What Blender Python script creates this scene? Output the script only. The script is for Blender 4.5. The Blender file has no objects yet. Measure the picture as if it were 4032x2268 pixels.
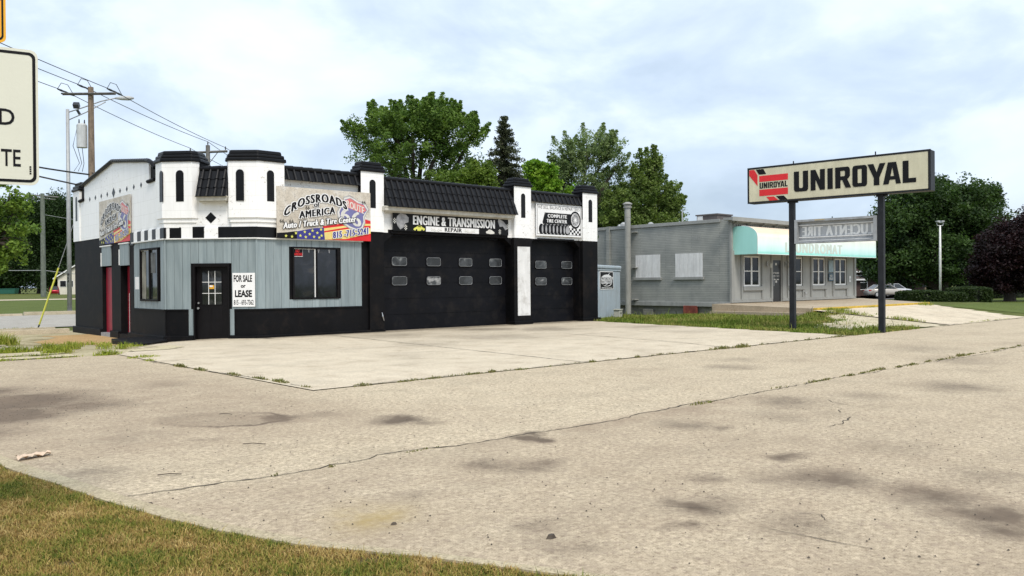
import bpy, bmesh, math, random
import numpy as np
from mathutils import Vector, Matrix
R = math.radians
rng = np.random.default_rng(7); random.seed(7)
scene = bpy.context.scene
COL = scene.collection

# ------------------------------------------------------------------ camera
cam_d = bpy.data.cameras.new('camera'); cam = bpy.data.objects.new('camera', cam_d); COL.objects.link(cam)
YAW, PIT, ROL = R(47.917), R(-.2965), R(-.4614)
_f = Vector((math.cos(YAW)*math.cos(PIT), math.sin(YAW)*math.cos(PIT), math.sin(PIT)))
_r = _f.cross(Vector((0, 0, 1))).normalized(); _u = _r.cross(_f)
_r2 = _r*math.cos(ROL)+_u*math.sin(ROL); _u2 = -_r*math.sin(ROL)+_u*math.cos(ROL)
m = Matrix((_r2, _u2, -_f)).transposed().to_4x4(); m.translation = Vector((0, 0, 1.5)); cam.matrix_world = m
cam_d.sensor_width = 36; cam_d.lens = 36*3251.3/4032; cam_d.clip_start = .05; cam_d.clip_end = 6000
scene.camera = cam
# ------------------------------------------------------------------ sky, sun, exposure
SUN_EL, SUN_AZ = 52, 200      # azimuth: compass style, from +Y clockwise
world = bpy.data.worlds.new('World'); scene.world = world; world.use_nodes = True
wn, wl = world.node_tree.nodes, world.node_tree.links
wn.clear()
out = wn.new('ShaderNodeOutputWorld'); bg = wn.new('ShaderNodeBackground'); wl.new(bg.outputs[0], out.inputs[0])
sky = wn.new('ShaderNodeTexSky'); sky.sky_type = 'NISHITA'; sky.sun_disc = False
sky.sun_elevation = R(SUN_EL); sky.sun_rotation = R(SUN_AZ); sky.air_density = 1.2; sky.dust_density = 2.5
bg.inputs[1].default_value = .12
tc = wn.new('ShaderNodeTexCoord')
sep = wn.new('ShaderNodeSeparateXYZ'); wl.new(tc.outputs['Generated'], sep.inputs[0])
mp = wn.new('ShaderNodeMapping'); mp.inputs['Scale'].default_value = (1.5, 1.5, 3.1); wl.new(tc.outputs['Generated'], mp.inputs[0])
n1 = wn.new('ShaderNodeTexNoise'); n1.inputs['Scale'].default_value = 2.4; n1.inputs['Detail'].default_value = 7; n1.inputs['Roughness'].default_value = .53; n1.inputs['Distortion'].default_value = .25
wl.new(mp.outputs[0], n1.inputs[0])
n2 = wn.new('ShaderNodeTexNoise'); n2.inputs['Scale'].default_value = 4.5; n2.inputs['Detail'].default_value = 5
wl.new(mp.outputs[0], n2.inputs[0])
cr = wn.new('ShaderNodeValToRGB'); wl.new(n1.outputs[0], cr.inputs[0])      # cloud body tone
el = cr.color_ramp.elements
el[0].position = .33; el[0].color = (3.8, 4.6, 5.6, 1)
el[1].position = .66; el[1].color = (6.7, 7.35, 8.15, 1)
e = el.new(.47); e.color = (4.95, 5.8, 6.85, 1)
e = el.new(.55); e.color = (6.1, 6.85, 7.75, 1)
cr2 = wn.new('ShaderNodeValToRGB'); wl.new(sep.outputs[2], cr2.inputs[0])   # clouds brighten with height
e2 = cr2.color_ramp.elements; e2[0].position = .02; e2[0].color = (.80, .83, .86, 1); e2[1].position = .42; e2[1].color = (1.08, 1.06, 1.05, 1)
mul = wn.new('ShaderNodeMixRGB'); mul.blend_type = 'MULTIPLY'; mul.inputs[0].default_value = 1
wl.new(cr.outputs[0], mul.inputs[1]); wl.new(cr2.outputs[0], mul.inputs[2])
cov = wn.new('ShaderNodeMapRange'); cov.inputs['From Min'].default_value = .25; cov.inputs['From Max'].default_value = .62
cov.inputs['To Min'].default_value = 1; cov.inputs['To Max'].default_value = .8; wl.new(n2.outputs[0], cov.inputs[0])
mix = wn.new('ShaderNodeMixRGB'); wl.new(cov.outputs[0], mix.inputs[0]); wl.new(sky.outputs[0], mix.inputs[1]); wl.new(mul.outputs[0], mix.inputs[2])
wl.new(mix.outputs[0], bg.inputs[0])
sl = bpy.data.lights.new('sun', 'SUN'); sl.energy = 2.0; sl.angle = R(16); sl.color = (1, .93, .83)
so = bpy.data.objects.new('sun', sl); COL.objects.link(so)
_az = R(SUN_AZ); _sd = Vector((math.sin(_az)*math.cos(R(SUN_EL)), math.cos(_az)*math.cos(R(SUN_EL)), math.sin(R(SUN_EL))))
so.rotation_euler = _sd.to_track_quat('Z', 'Y').to_euler(); so.location = (0, 0, 60)
scene.view_settings.view_transform = 'Standard'; scene.view_settings.look = 'None'
scene.view_settings.gamma = 1; scene.view_settings.exposure = .5

# ------------------------------------------------------------------ materials
MATS = {}
def _new(name):
    mt = bpy.data.materials.new(name); mt.use_nodes = True
    nt = mt.node_tree; return mt, nt.nodes, nt.links, nt.nodes['Principled BSDF']
def noise(n, l, scale, detail=4, rough=.55, sc=(1, 1, 1), dist=0, obj=False):
    if obj: c = n.new('ShaderNodeTexCoord').outputs['Object']
    else: c = n.new('ShaderNodeNewGeometry').outputs['Position']
    mp = n.new('ShaderNodeMapping'); mp.inputs['Scale'].default_value = sc; l.new(c, mp.inputs[0])
    t = n.new('ShaderNodeTexNoise'); t.inputs['Scale'].default_value = scale; t.inputs['Detail'].default_value = detail
    t.inputs['Roughness'].default_value = rough; t.inputs['Distortion'].default_value = dist
    l.new(mp.outputs[0], t.inputs[0]); return t.outputs[0]
def ramp(n, l, src, stops):
    r = n.new('ShaderNodeValToRGB'); l.new(src, r.inputs[0]); e = r.color_ramp.elements
    e[0].position, e[0].color = stops[0][0], (*stops[0][1], 1); e[1].position, e[1].color = stops[-1][0], (*stops[-1][1], 1)
    for p, c in stops[1:-1]: q = e.new(p); q.color = (*c, 1)
    return r.outputs[0]
def mixc(n, l, fac, a, b, mode='MIX'):
    x = n.new('ShaderNodeMixRGB'); x.blend_type = mode
    for s, i in ((fac, 0), (a, 1), (b, 2)):
        if isinstance(s, (int, float)): x.inputs[i].default_value = s
        elif isinstance(s, tuple): x.inputs[i].default_value = (*s, 1)
        else: l.new(s, x.inputs[i])
    return x.outputs[0]
def bump(n, l, b, h, strength=.3, dist=.01):
    x = n.new('ShaderNodeBump'); x.inputs['Strength'].default_value = strength; x.inputs['Distance'].default_value = dist
    l.new(h, x.inputs['Height']); l.new(x.outputs[0], b.inputs['Normal'])
def wallcoord(n, l):
    g = n.new('ShaderNodeNewGeometry').outputs['Position']; s = n.new('ShaderNodeSeparateXYZ'); l.new(g, s.inputs[0])
    a = n.new('ShaderNodeMath'); a.operation = 'SUBTRACT'; l.new(s.outputs[0], a.inputs[0]); l.new(s.outputs[1], a.inputs[1])
    c = n.new('ShaderNodeCombineXYZ'); l.new(a.outputs[0], c.inputs[0]); l.new(s.outputs[2], c.inputs[1]); return c.outputs[0]
def brick(n, l, w, h, mortar, c1=(1, 1, 1), c2=(.9, .9, .9), cm=(.5, .5, .5), smooth=.1):
    t = n.new('ShaderNodeTexBrick'); l.new(wallcoord(n, l), t.inputs[0]); t.inputs['Scale'].default_value = 1
    t.inputs['Brick Width'].default_value = w; t.inputs['Row Height'].default_value = h; t.inputs['Mortar Size'].default_value = mortar
    t.inputs['Mortar Smooth'].default_value = smooth
    t.inputs['Color1'].default_value = (*c1, 1); t.inputs['Color2'].default_value = (*c2, 1); t.inputs['Mortar'].default_value = (*cm, 1)
    return t
def paint(name, col, rough=.6, var=.12, scale=3, streak=.1, bmp=.15, bsc=60, metal=0, spec=.5, dirt=None, dirtamt=.0):
    if name in MATS: return MATS[name]
    mt, n, l, b = _new(name)
    lo = tuple(c*(1-var) for c in col); hi = tuple(min(1, c*(1+var)) for c in col)
    c = ramp(n, l, noise(n, l, scale, 5), [(.3, lo), (.7, hi)])
    if streak:
        s = ramp(n, l, noise(n, l, 7, 4, .6, (1, 1, .12)), [(.35, (1-streak,)*3), (.65, (1, 1, 1))]); c = mixc(n, l, 1.0, c, s, 'MULTIPLY')
    if dirtamt:
        f = ramp(n, l, noise(n, l, 2.2, 8, .7), [(.5, (0, 0, 0)), (.75, (dirtamt,)*3)]); c = mixc(n, l, f, c, dirt or (.1, .08, .05))
    l.new(c, b.inputs['Base Color']); b.inputs['Roughness'].default_value = rough; b.inputs['Metallic'].default_value = metal
    b.inputs['Specular IOR Level'].default_value = spec
    if bmp: bump(n, l, b, noise(n, l, bsc, 3), bmp, .004)
    MATS[name] = mt; return mt
def whiteblock():
    mt, n, l, b = _new('white_glazed_block')
    t = brick(n, l, .61, .4064, .004, (.87, .87, .86), (.85, .85, .85), (.70, .69, .67))
    c = mixc(n, l, 1, t.outputs[0], ramp(n, l, noise(n, l, 5, 5, .6, (1, 1, .15)), [(.35, (.94, .94, .93)), (.62, (1, 1, 1))]), 'MULTIPLY')
    chip = ramp(n, l, noise(n, l, 11, 6, .72), [(.60, (0, 0, 0)), (.64, (1, 1, 1))])
    area = ramp(n, l, noise(n, l, .55, 2), [(.50, (0, 0, 0)), (.60, (.8,)*3)])
    c = mixc(n, l, mixc(n, l, 1, chip, area, 'MULTIPLY'), c, (.33, .29, .25))
    l.new(c, b.inputs['Base Color']); b.inputs['Roughness'].default_value = .38
    bump(n, l, b, t.outputs[0], .35, .004); return mt
def greybrick():
    mt, n, l, b = _new('grey_painted_brick')
    t = brick(n, l, 2.9, .078, .010, (.31, .32, .30), (.275, .285, .268), (.20, .205, .195), .3)
    c = mixc(n, l, 1, t.outputs[0], ramp(n, l, noise(n, l, 1.3, 6, .6), [(.3, (.78, .79, .80)), (.7, (1.14, 1.12, 1.09))]), 'MULTIPLY')
    crk = ramp(n, l, noise(n, l, 4, 5, .7, (.6, .6, 9)), [(.63, (0, 0, 0)), (.69, (.8,)*3)])
    c = mixc(n, l, crk, c, (.07, .075, .072))
    l.new(c, b.inputs['Base Color']); b.inputs['Roughness'].default_value = .75
    bump(n, l, b, mixc(n, l, .4, t.outputs[0], noise(n, l, 30, 3)), .5, .01); return mt
def cinder():
    mt, n, l, b = _new('foundation_block')
    t = brick(n, l, .4, .2, .008, (.23, .225, .2), (.2, .195, .175), (.13, .125, .11), .3)
    c = mixc(n, l, 1, t.outputs[0], ramp(n, l, noise(n, l, 3, 6, .7), [(.3, (.75, .75, .75)), (.7, (1.1, 1.1, 1.1))]), 'MULTIPLY')
    l.new(c, b.inputs['Base Color']); b.inputs['Roughness'].default_value = .9; bump(n, l, b, t.outputs[0], .5, .01); return mt
def glass(name, col=(.012, .014, .017), var=None, rough=.05):
    if name in MATS: return MATS[name]
    mt, n, l, b = _new(name)
    if var:
        c = ramp(n, l, noise(n, l, 2.6, 5, .55, (1, 1, 1), .6), [(.42, col), (.56, var[0]), (.68, var[1])]); l.new(c, b.inputs['Base Color'])  # uneven reflections painted into the glass colour by noise
    else: b.inputs['Base Color'].default_value = (*col, 1)
    b.inputs['Roughness'].default_value = rough; b.inputs['Specular IOR Level'].default_value = .6; MATS[name] = mt; return mt
def siding():
    mt, n, l, b = _new('blue_grey_siding')
    at = n.new('ShaderNodeAttribute'); at.attribute_name = 'tone'
    c = mixc(n, l, 1, (.235, .285, .30), at.outputs[0], 'MULTIPLY')
    c = mixc(n, l, 1, c, ramp(n, l, noise(n, l, 9, 5, .6, (1, 1, .08)), [(.3, (.78, .80, .81)), (.7, (1.18, 1.16, 1.15))]), 'MULTIPLY')
    l.new(c, b.inputs['Base Color']); b.inputs['Roughness'].default_value = .5; return mt
def leafmat(name, dark, light, trans=.35):
    if name in MATS: return MATS[name]
    mt, n, l, b = _new(name)
    at = n.new('ShaderNodeAttribute'); at.attribute_name = 'tone'
    c = mixc(n, l, at.outputs['Fac'], dark, light)
    l.new(c, b.inputs['Base Color']); b.inputs['Roughness'].default_value = .55; b.inputs['Specular IOR Level'].default_value = .25
    tr = n.new('ShaderNodeBsdfTranslucent'); l.new(mixc(n, l, 1, c, (1.0, 1.15, .5), 'MULTIPLY'), tr.inputs[0])
    ms = n.new('ShaderNodeMixShader'); ms.inputs[0].default_value = trans; l.new(b.outputs[0], ms.inputs[1]); l.new(tr.outputs[0], ms.inputs[2])
    l.new(ms.outputs[0], n['Material Output'].inputs[0]); MATS[name] = mt; return mt
def grassblade(name, stops):
    mt, n, l, b = _new(name)
    at = n.new('ShaderNodeAttribute'); at.attribute_name = 'tone'
    c = ramp(n, l, at.outputs['Fac'], stops); l.new(c, b.inputs['Base Color']); b.inputs['Roughness'].default_value = .7
    b.inputs['Specular IOR Level'].default_value = .15; return mt
def concrete(name, base, warm, speck=.35, stains=False, coarse=1.0, sps=95):
    mt, n, l, b = _new(name)
    big = noise(n, l, .34*coarse, 7, .65); mid = noise(n, l, 1.7, 7, .68, dist=.3); fine = noise(n, l, sps, 3, .6)
    c = mixc(n, l, ramp(n, l, big, [(.38, (0, 0, 0)), (.62, (1, 1, 1))]), base, warm)
    c = mixc(n, l, 1, c, ramp(n, l, mid, [(.28, (.70, .67, .64)), (.46, (.97, .96, .95)), (.54, (1, 1, 1)), (.72, (1.1, 1.1, 1.1))]), 'MULTIPLY')
    v = n.new('ShaderNodeTexVoronoi'); v.inputs['Scale'].default_value = 34; l.new(n.new('ShaderNodeNewGeometry').outputs['Position'], v.inputs[0])
    vc = n.new('ShaderNodeSeparateColor'); l.new(v.outputs['Color'], vc.inputs[0])
    c = mixc(n, l, speck, c, ramp(n, l, vc.outputs[0], [(0, (.32, .26, .2)), (.25, tuple(x*.85 for x in base)), (.6, base), (.95, tuple(min(1, x*1.35) for x in base))]))
    c = mixc(n, l, 1, c, ramp(n, l, fine, [(.30, (.5, .48, .45)), (.46, (1, 1, 1)), (.7, (1.18, 1.18, 1.18))]), 'MULTIPLY')
    pit = ramp(n, l, noise(n, l, 13, 9, .82, (1, 1.5, 1)), [(.605, (0, 0, 0)), (.65, (.85,)*3)])
    c = mixc(n, l, pit, c, (.09, .08, .065))
    grain = noise(n, l, 24, 8, .8)
    c = mixc(n, l, 1, c, ramp(n, l, grain, [(.34, tuple(1-1.25*speck*k for k in (.9, .95, 1))), (.48, (1, 1, 1)), (.66, (1+.4*speck,)*3)]), 'MULTIPLY')
    # drifting grime, low contrast
    gr = ramp(n, l, noise(n, l, .8, 8, .7, (1, 1.6, 1), .5), [(.50, (0, 0, 0)), (.75, (.5,)*3)])
    c = mixc(n, l, gr, c, tuple(x*.55 for x in base))
    if stains:
        at = n.new('ShaderNodeAttribute'); at.attribute_name = 'stain'
        s = n.new('ShaderNodeSeparateColor'); l.new(at.outputs['Color'], s.inputs[0])
        w = mixc(n, l, 1, s.outputs[0], ramp(n, l, noise(n, l, 6, 8, .75), [(.25, (.45,)*3), (.6, (1, 1, 1))]), 'MULTIPLY')
        w = mixc(n, l, 1, w, ramp(n, l, grain, [(.3, (1.0,)*3), (.5, (.95,)*3), (.7, (.55,)*3)]), 'MULTIPLY'); c = mixc(n, l, ramp(n, l, w, [(0, (0, 0, 0)), (.42, (.92,)*3)]), c, (.062, .047, .035)); c = mixc(n, l, mixc(n, l, 1, s.outputs[1], ramp(n, l, noise(n, l, 5, 7, .7), [(.3, (.2,)*3), (.65, (1, 1, 1))]), 'MULTIPLY'), c, (.36, .27, .10)); c = mixc(n, l, mixc(n, l, 1, s.outputs[2], ramp(n, l, noise(n, l, 2.3, 8, .72), [(.3, (.35,)*3), (.65, (1, 1, 1))]), 'MULTIPLY'), c, (.245, .18, .125))
    l.new(c, b.inputs['Base Color']); b.inputs['Roughness'].default_value = .88; b.inputs['Specular IOR Level'].default_value = .2
    bump(n, l, b, mixc(n, l, .5, fine, noise(n, l, 25, 6, .7)), .35, .006); return mt
def soil(name, stops, scale=1.2, fine=30):
    mt, n, l, b = _new(name)
    c = ramp(n, l, noise(n, l, scale, 7, .65), stops)
    c = mixc(n, l, 1, c, ramp(n, l, noise(n, l, fine, 4, .7), [(.3, (.6, .6, .6)), (.7, (1.3, 1.3, 1.3))]), 'MULTIPLY')
    l.new(c, b.inputs['Base Color']); b.inputs['Roughness'].default_value = .95; b.inputs['Specular IOR Level'].default_value = .1
    bump(n, l, b, noise(n, l, fine, 4), .6, .03); return mt

M = dict(
 white=whiteblock(), brick=greybrick(), cinder=cinder(), siding=siding(),
 black=paint('black_wall_paint', (.0045, .0045, .0055), .62, .25, 2.5, .12, .12, 90, spec=.14, dirt=(.05, .035, .025), dirtamt=.25),
 blackgl=paint('black_tile_glaze', (.005, .0052, .0065), .4, .3, 6, .1, .2, 50, spec=.2),
 blackslit=paint('black_slit_glaze', (.005, .005, .006), .35, .3, 6, .1, .2, 12, spec=.25),
 trimwhite=paint('white_trim_paint', (.78, .78, .76), .45, .04, 4, .08),
 cream=paint('cream_fascia_paint', (.62, .60, .53), .5, .07, 3, .2, dirt=(.3, .26, .2), dirtamt=.4),
 garage=paint('black_door_paint', (.0038, .0042, .0065), .5, .3, 1.6, .15, .1, 30, spec=.16, dirt=(.035, .03, .026), dirtamt=.4),
 doorblack=paint('black_entry_door_paint', (.006, .005, .006), .4, .3, 2, .25, .1, 60, spec=.2),
 red=paint('red_door_paint', (.30, .012, .03), .45, .15, 3, .2, .1, 60),
 metal=paint('brushed_metal', (.5, .5, .5), .35, .1, 8, .1, metal=.8),
 galv=paint('galvanised_steel', (.40, .41, .41), .5, .12, 4, .15, metal=.3),
 dkmetal=paint('dark_sign_metal', (.012, .014, .018), .55, .35, 5, .2, .3, 40, spec=.3),
 alu=paint('weathered_aluminium', (.34, .355, .37), .5, .15, 4, .25, .1, 40, metal=.2),
 wood=paint('weathered_pole_wood', (.23, .175, .125), .9, .25, 5, .4, .5, 40),
 woodgrey=paint('grey_pole_wood', (.17, .165, .155), .9, .2, 5, .4, .5, 40),
 insul=paint('insulator_porcelain', (.03, .035, .04), .4),
 greytrim=paint('grey_trim_paint', (.29, .295, .28), .6, .07, 3, .12),
 greywall=paint('grey_front_paint', (.33, .335, .315), .65, .07, 3, .12),
 board=paint('white_board_paint', (.72, .72, .71), .6, .05, 8, .2, .2, 30),
 awn=None,
 shed=paint('pale_blue_shed_metal', (.40, .47, .52), .5, .05, 3, .15, .05, 30, dirt=(.3, .25, .18), dirtamt=.3),
 cable=paint('black_cable', (.02, .02, .02), .6),
 yellow=paint('yellow_curb_paint', (.55, .36, .03), .75, .2, 7, .2, .5, 40, dirt=(.3, .26, .18), dirtamt=.8),
 guard=paint('yellow_plastic', (.72, .70, .10), .5),
 rust=paint('rusty_metal', (.20, .045, .03), .85, .4, 4, .2, .4, 40),
 print_black=paint('printed_black', (.006, .006, .007), .45, .1, 4, 0, 0, spec=.18),
 print_white=paint('printed_white', (.80, .80, .80), .45, .03, 4, .04, 0),
 print_red=paint('printed_red', (.62, .012, .016), .4, .08, 4, .05, 0),
 print_fadered=paint('printed_faded_red', (.60, .17, .16), .45, .1, 4, 0, 0),
 print_blue=paint('printed_blue', (.03, .03, .20), .45, .1, 4, 0, 0),
 print_fadeblue=paint('printed_faded_blue', (.15, .15, .33), .45, .15, 4, 0, 0),
 print_yellow=paint('printed_yellow', (.75, .60, .20), .45, .12, 3, 0, 0),
 print_lime=paint('printed_lime', (.66, .66, .12), .45, .1, 3, 0, 0),
 print_grey=paint('printed_grey', (.33, .33, .34), .45, .35, 7, 0, 0),
 print_pale=paint('printed_pale_grey', (.62, .61, .57), .45, .12, 7, 0, 0),
 ivory=paint('ivory_sign_plastic', (.60, .57, .41), .3, .07, 1.5, .13, 0, dirt=(.35, .30, .18), dirtamt=.3),
 trunk=paint('tree_bark', (.045, .036, .028), .95, .3, 6, .2, .6, 30),
 hedge=leafmat('hedge_leaves', (.012, .024, .007), (.045, .075, .016), .2),
)

# ------------------------------------------------------------------ mesh builder
BASE = {}
def tag(o, label=None, cat=None, group=None, kind=None):
    if label: o['label'] = label
    if cat: o['category'] = cat
    if group: o['group'] = group
    if kind: o['kind'] = kind
    return o
def thing(name, label, cat, loc, group=None):
    o = bpy.data.objects.new(name, None); COL.objects.link(o); o.location = loc; o.empty_display_size = .2
    BASE[o.name] = Vector(loc); return tag(o, label, cat, group)
class Frame:      # a wall: u runs to the right as one faces it, n comes out of it
    def __init__(s, o, u): s.o = Vector((o[0], o[1])); s.u = Vector(u).normalized(); s.n = Vector((s.u.y, -s.u.x))
    def __call__(s, u, n, z): p = s.o+s.u*u+s.n*n; return (p.x, p.y, z)
class MB:
    def __init__(s): s.v = []; s.f = []; s.tone = None
    def add(s, vs, fs):
        k = len(s.v); s.v += [tuple(p) for p in vs]; s.f += [tuple(i+k for i in f) for f in fs]; return s
    def box(s, x0, x1, y0, y1, z0, z1, F=None):
        p = [(x, y, z) for z in (z0, z1) for x, y in ((x0, y0), (x1, y0), (x1, y1), (x0, y1))]
        if F: p = [F(*q) for q in p]
        return s.add(p, [(0, 3, 2, 1), (4, 5, 6, 7), (0, 1, 5, 4), (1, 2, 6, 5), (2, 3, 7, 6), (3, 0, 4, 7)])
    def prism(s, plan, z0, z1, scale1=None):      # horizontal plan polygon, vertical extrusion
        n = len(plan); cx = sum(p[0] for p in plan)/n; cy = sum(p[1] for p in plan)/n; k = scale1 or 1
        b = [(x, y, z0) for x, y in plan]; t = [(cx+(x-cx)*k, cy+(y-cy)*k, z1) for x, y in plan]
        return s.add(b+t, [tuple(range(n))[::-1], tuple(range(n, 2*n))]+[(i, (i+1) % n, n+(i+1) % n, n+i) for i in range(n)])
    def plate(s, F, poly, n0, n1):                # polygon (u,z) on a wall, thickness n0..n1
        k = len(poly); a = [F(u, n0, z) for u, z in poly]; b = [F(u, n1, z) for u, z in poly]
        return s.add(a+b, [tuple(range(k))[::-1], tuple(range(k, 2*k))]+[(i, (i+1) % k, k+(i+1) % k, k+i) for i in range(k)])
    def tube(s, pts, rad, seg=8, caps=True):
        pts = [Vector(p) for p in pts]; rad = rad if isinstance(rad, (list, tuple)) else [rad]*len(pts); rings = []
        for i, p in enumerate(pts):
            d = (pts[min(i+1, len(pts)-1)]-pts[max(i-1, 0)]).normalized()
            a = d.cross(Vector((0, 0, 1))); a = a.normalized() if a.length > 1e-3 else Vector((1, 0, 0)); b = d.cross(a)
            rings.append([tuple(p+(a*math.cos(t)+b*math.sin(t))*rad[i]) for t in [2*math.pi*j/seg for j in range(seg)]])
        k = len(s.v); s.v += [q for r in rings for q in r]
        for i in range(len(pts)-1):
            for j in range(seg): s.f.append((k+i*seg+j, k+i*seg+(j+1) % seg, k+(i+1)*seg+(j+1) % seg, k+(i+1)*seg+j))
        if caps: s.f.append(tuple(k+j for j in range(seg))[::-1]); s.f.append(tuple(k+(len(pts)-1)*seg+j for j in range(seg)))
        return s
    def islands(s):
        p = list(range(len(s.v)))
        def fd(i):
            while p[i] != i: p[i] = p[p[i]]; i = p[i]
            return i
        for f in s.f:
            for j in f[1:]: p[fd(j)] = fd(f[0])
        g = {}
        for f in s.f: g.setdefault(fd(f[0]), []).append(f)
        out = []
        for fs in g.values():
            ids = sorted({i for f in fs for i in f}); mp = {i: k for k, i in enumerate(ids)}; m_ = MB(); m_.v = [s.v[i] for i in ids]; m_.f = [tuple(mp[i] for i in f) for f in fs]; out.append(m_)
        return out
    def build_each(s, name, mat, parent=None, **k): return [m_.build(name, mat, parent, **k) for m_ in s.islands()]
    def build(s, name, mat, parent=None, smooth=False, loc=None, bevel=0, tone=None):
        me = bpy.data.meshes.new(name); b = BASE.get(parent.name, Vector((0, 0, 0))) if parent else Vector(loc or (0, 0, 0))
        me.from_pydata([(x-b.x, y-b.y, z-b.z) for x, y, z in s.v], [], s.f)
        bm = bmesh.new(); bm.from_mesh(me); bmesh.ops.recalc_face_normals(bm, faces=bm.faces); bm.to_mesh(me); bm.free()
        if smooth: me.polygons.foreach_set('use_smooth', [True]*len(me.polygons))
        if tone is not None:
            ca = me.color_attributes.new('tone', 'FLOAT_COLOR', 'POINT'); arr = np.ones((len(me.vertices), 4), np.float32); arr[:, :3] = np.asarray(tone)[:, None]
            ca.data.foreach_set('color', arr.ravel())
        if mat: me.materials.append(mat)
        o = bpy.data.objects.new(name, me); COL.objects.link(o)
        if parent: o.parent = parent; BASE[o.name] = b
        else: o.location = b; BASE[o.name] = b
        if bevel:
            md = o.modifiers.new('bevel', 'BEVEL'); md.width = bevel; md.segments = 2; md.limit_method = 'ANGLE'
        return o
def rawmesh(name, v, f, mat, parent=None, loc=(0, 0, 0), tone=None, smooth=False):   # numpy triangles / quads
    v = np.asarray(v, np.float32); b = BASE.get(parent.name, Vector((0, 0, 0))) if parent else Vector(loc)
    v = v-np.array([b.x, b.y, b.z], np.float32); f = np.asarray(f, np.int32); me = bpy.data.meshes.new(name)
    me.vertices.add(len(v)); me.vertices.foreach_set('co', v.ravel()); k = f.shape[1]
    me.loops.add(f.size); me.loops.foreach_set('vertex_index', f.ravel()); me.polygons.add(len(f))
    me.polygons.foreach_set('loop_start', np.arange(0, f.size, k, dtype=np.int32)); me.polygons.foreach_set('loop_total', np.full(len(f), k, np.int32))
    if smooth: me.polygons.foreach_set('use_smooth', np.ones(len(f), bool))
    me.update(calc_edges=True)
    if tone is not None:
        ca = me.color_attributes.new('tone', 'FLOAT_COLOR', 'POINT'); arr = np.ones((len(v), 4), np.float32); arr[:, :3] = np.asarray(tone)[:, None]
        ca.data.foreach_set('color', arr.ravel())
    me.materials.append(mat); o = bpy.data.objects.new(name, me); COL.objects.link(o)
    if parent: o.parent = parent
    else: o.location = b
    BASE[o.name] = b; return o
# ---- lettering: flat outline of a string as (u,z) vertices, fitted into a rectangle
_tc = {}
def letters(s, bold=0, sp=1.0):
    key = (s, bold, sp)
    if key in _tc: return _tc[key]
    cu = bpy.data.curves.new('t', 'FONT'); cu.body = s; cu.offset = bold; cu.space_character = sp; cu.resolution_u = 3; cu.size = 1
    ob = bpy.data.objects.new('t', cu); COL.objects.link(ob); bpy.context.view_layer.update()
    me = bpy.data.meshes.new_from_object(ob.evaluated_get(bpy.context.evaluated_depsgraph_get()))
    v = np.array([tuple(q.co)[:2] for q in me.vertices]); f = [tuple(p.vertices) for p in me.polygons]
    bpy.data.objects.remove(ob); bpy.data.meshes.remove(me); bpy.data.curves.remove(cu)
    _tc[key] = (v, f); return v, f
def text(mb, F, s, u0, u1, z0, z1, n, bold=.02, sp=1.0, shear=0, warp=None, ref=0, mirror=False, fat=0, ring=0):
    if fat or ring:      # heavy lettering: the outline laid several times, each a hair above the last
        offs = [(a*fat, 0) for a in (-1, 1, -.34, .34)] if not ring else [(ring*math.cos(t)+(fat if math.cos(t) > 0 else -fat), ring*math.sin(t)) for t in [math.pi*k/5+.1 for k in range(10)]]
        for k, (du, dz) in enumerate(offs): text(mb, F, s, u0+fat+du, u1-fat+du, z0+dz, z1+dz, n+.00012*k, bold, sp, shear, warp, ref, mirror)
        return mb
    v, f = letters(s, bold, sp); lo, hi = v.min(0), v.max(0)
    if ref is not None and ref != bold: v0, _ = letters(s, ref, sp); lo, hi = v0.min(0), v0.max(0)
    a = (v-lo)/(hi-lo)
    if mirror: a[:, 0] = 1-a[:, 0]
    P = []
    for x, y in a:
        u = u0+(u1-u0)*x+shear*(y-.5)*(z1-z0); z = z0+(z1-z0)*y
        if warp: u, z = warp(x, y, u, z)
        P.append(F(u, n, z))
    return mb.add(P, f)
def glyphs(mb, F, polys, n0, n1):
    for p in polys: mb.plate(F, p, n0, n1)
    return mb

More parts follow.
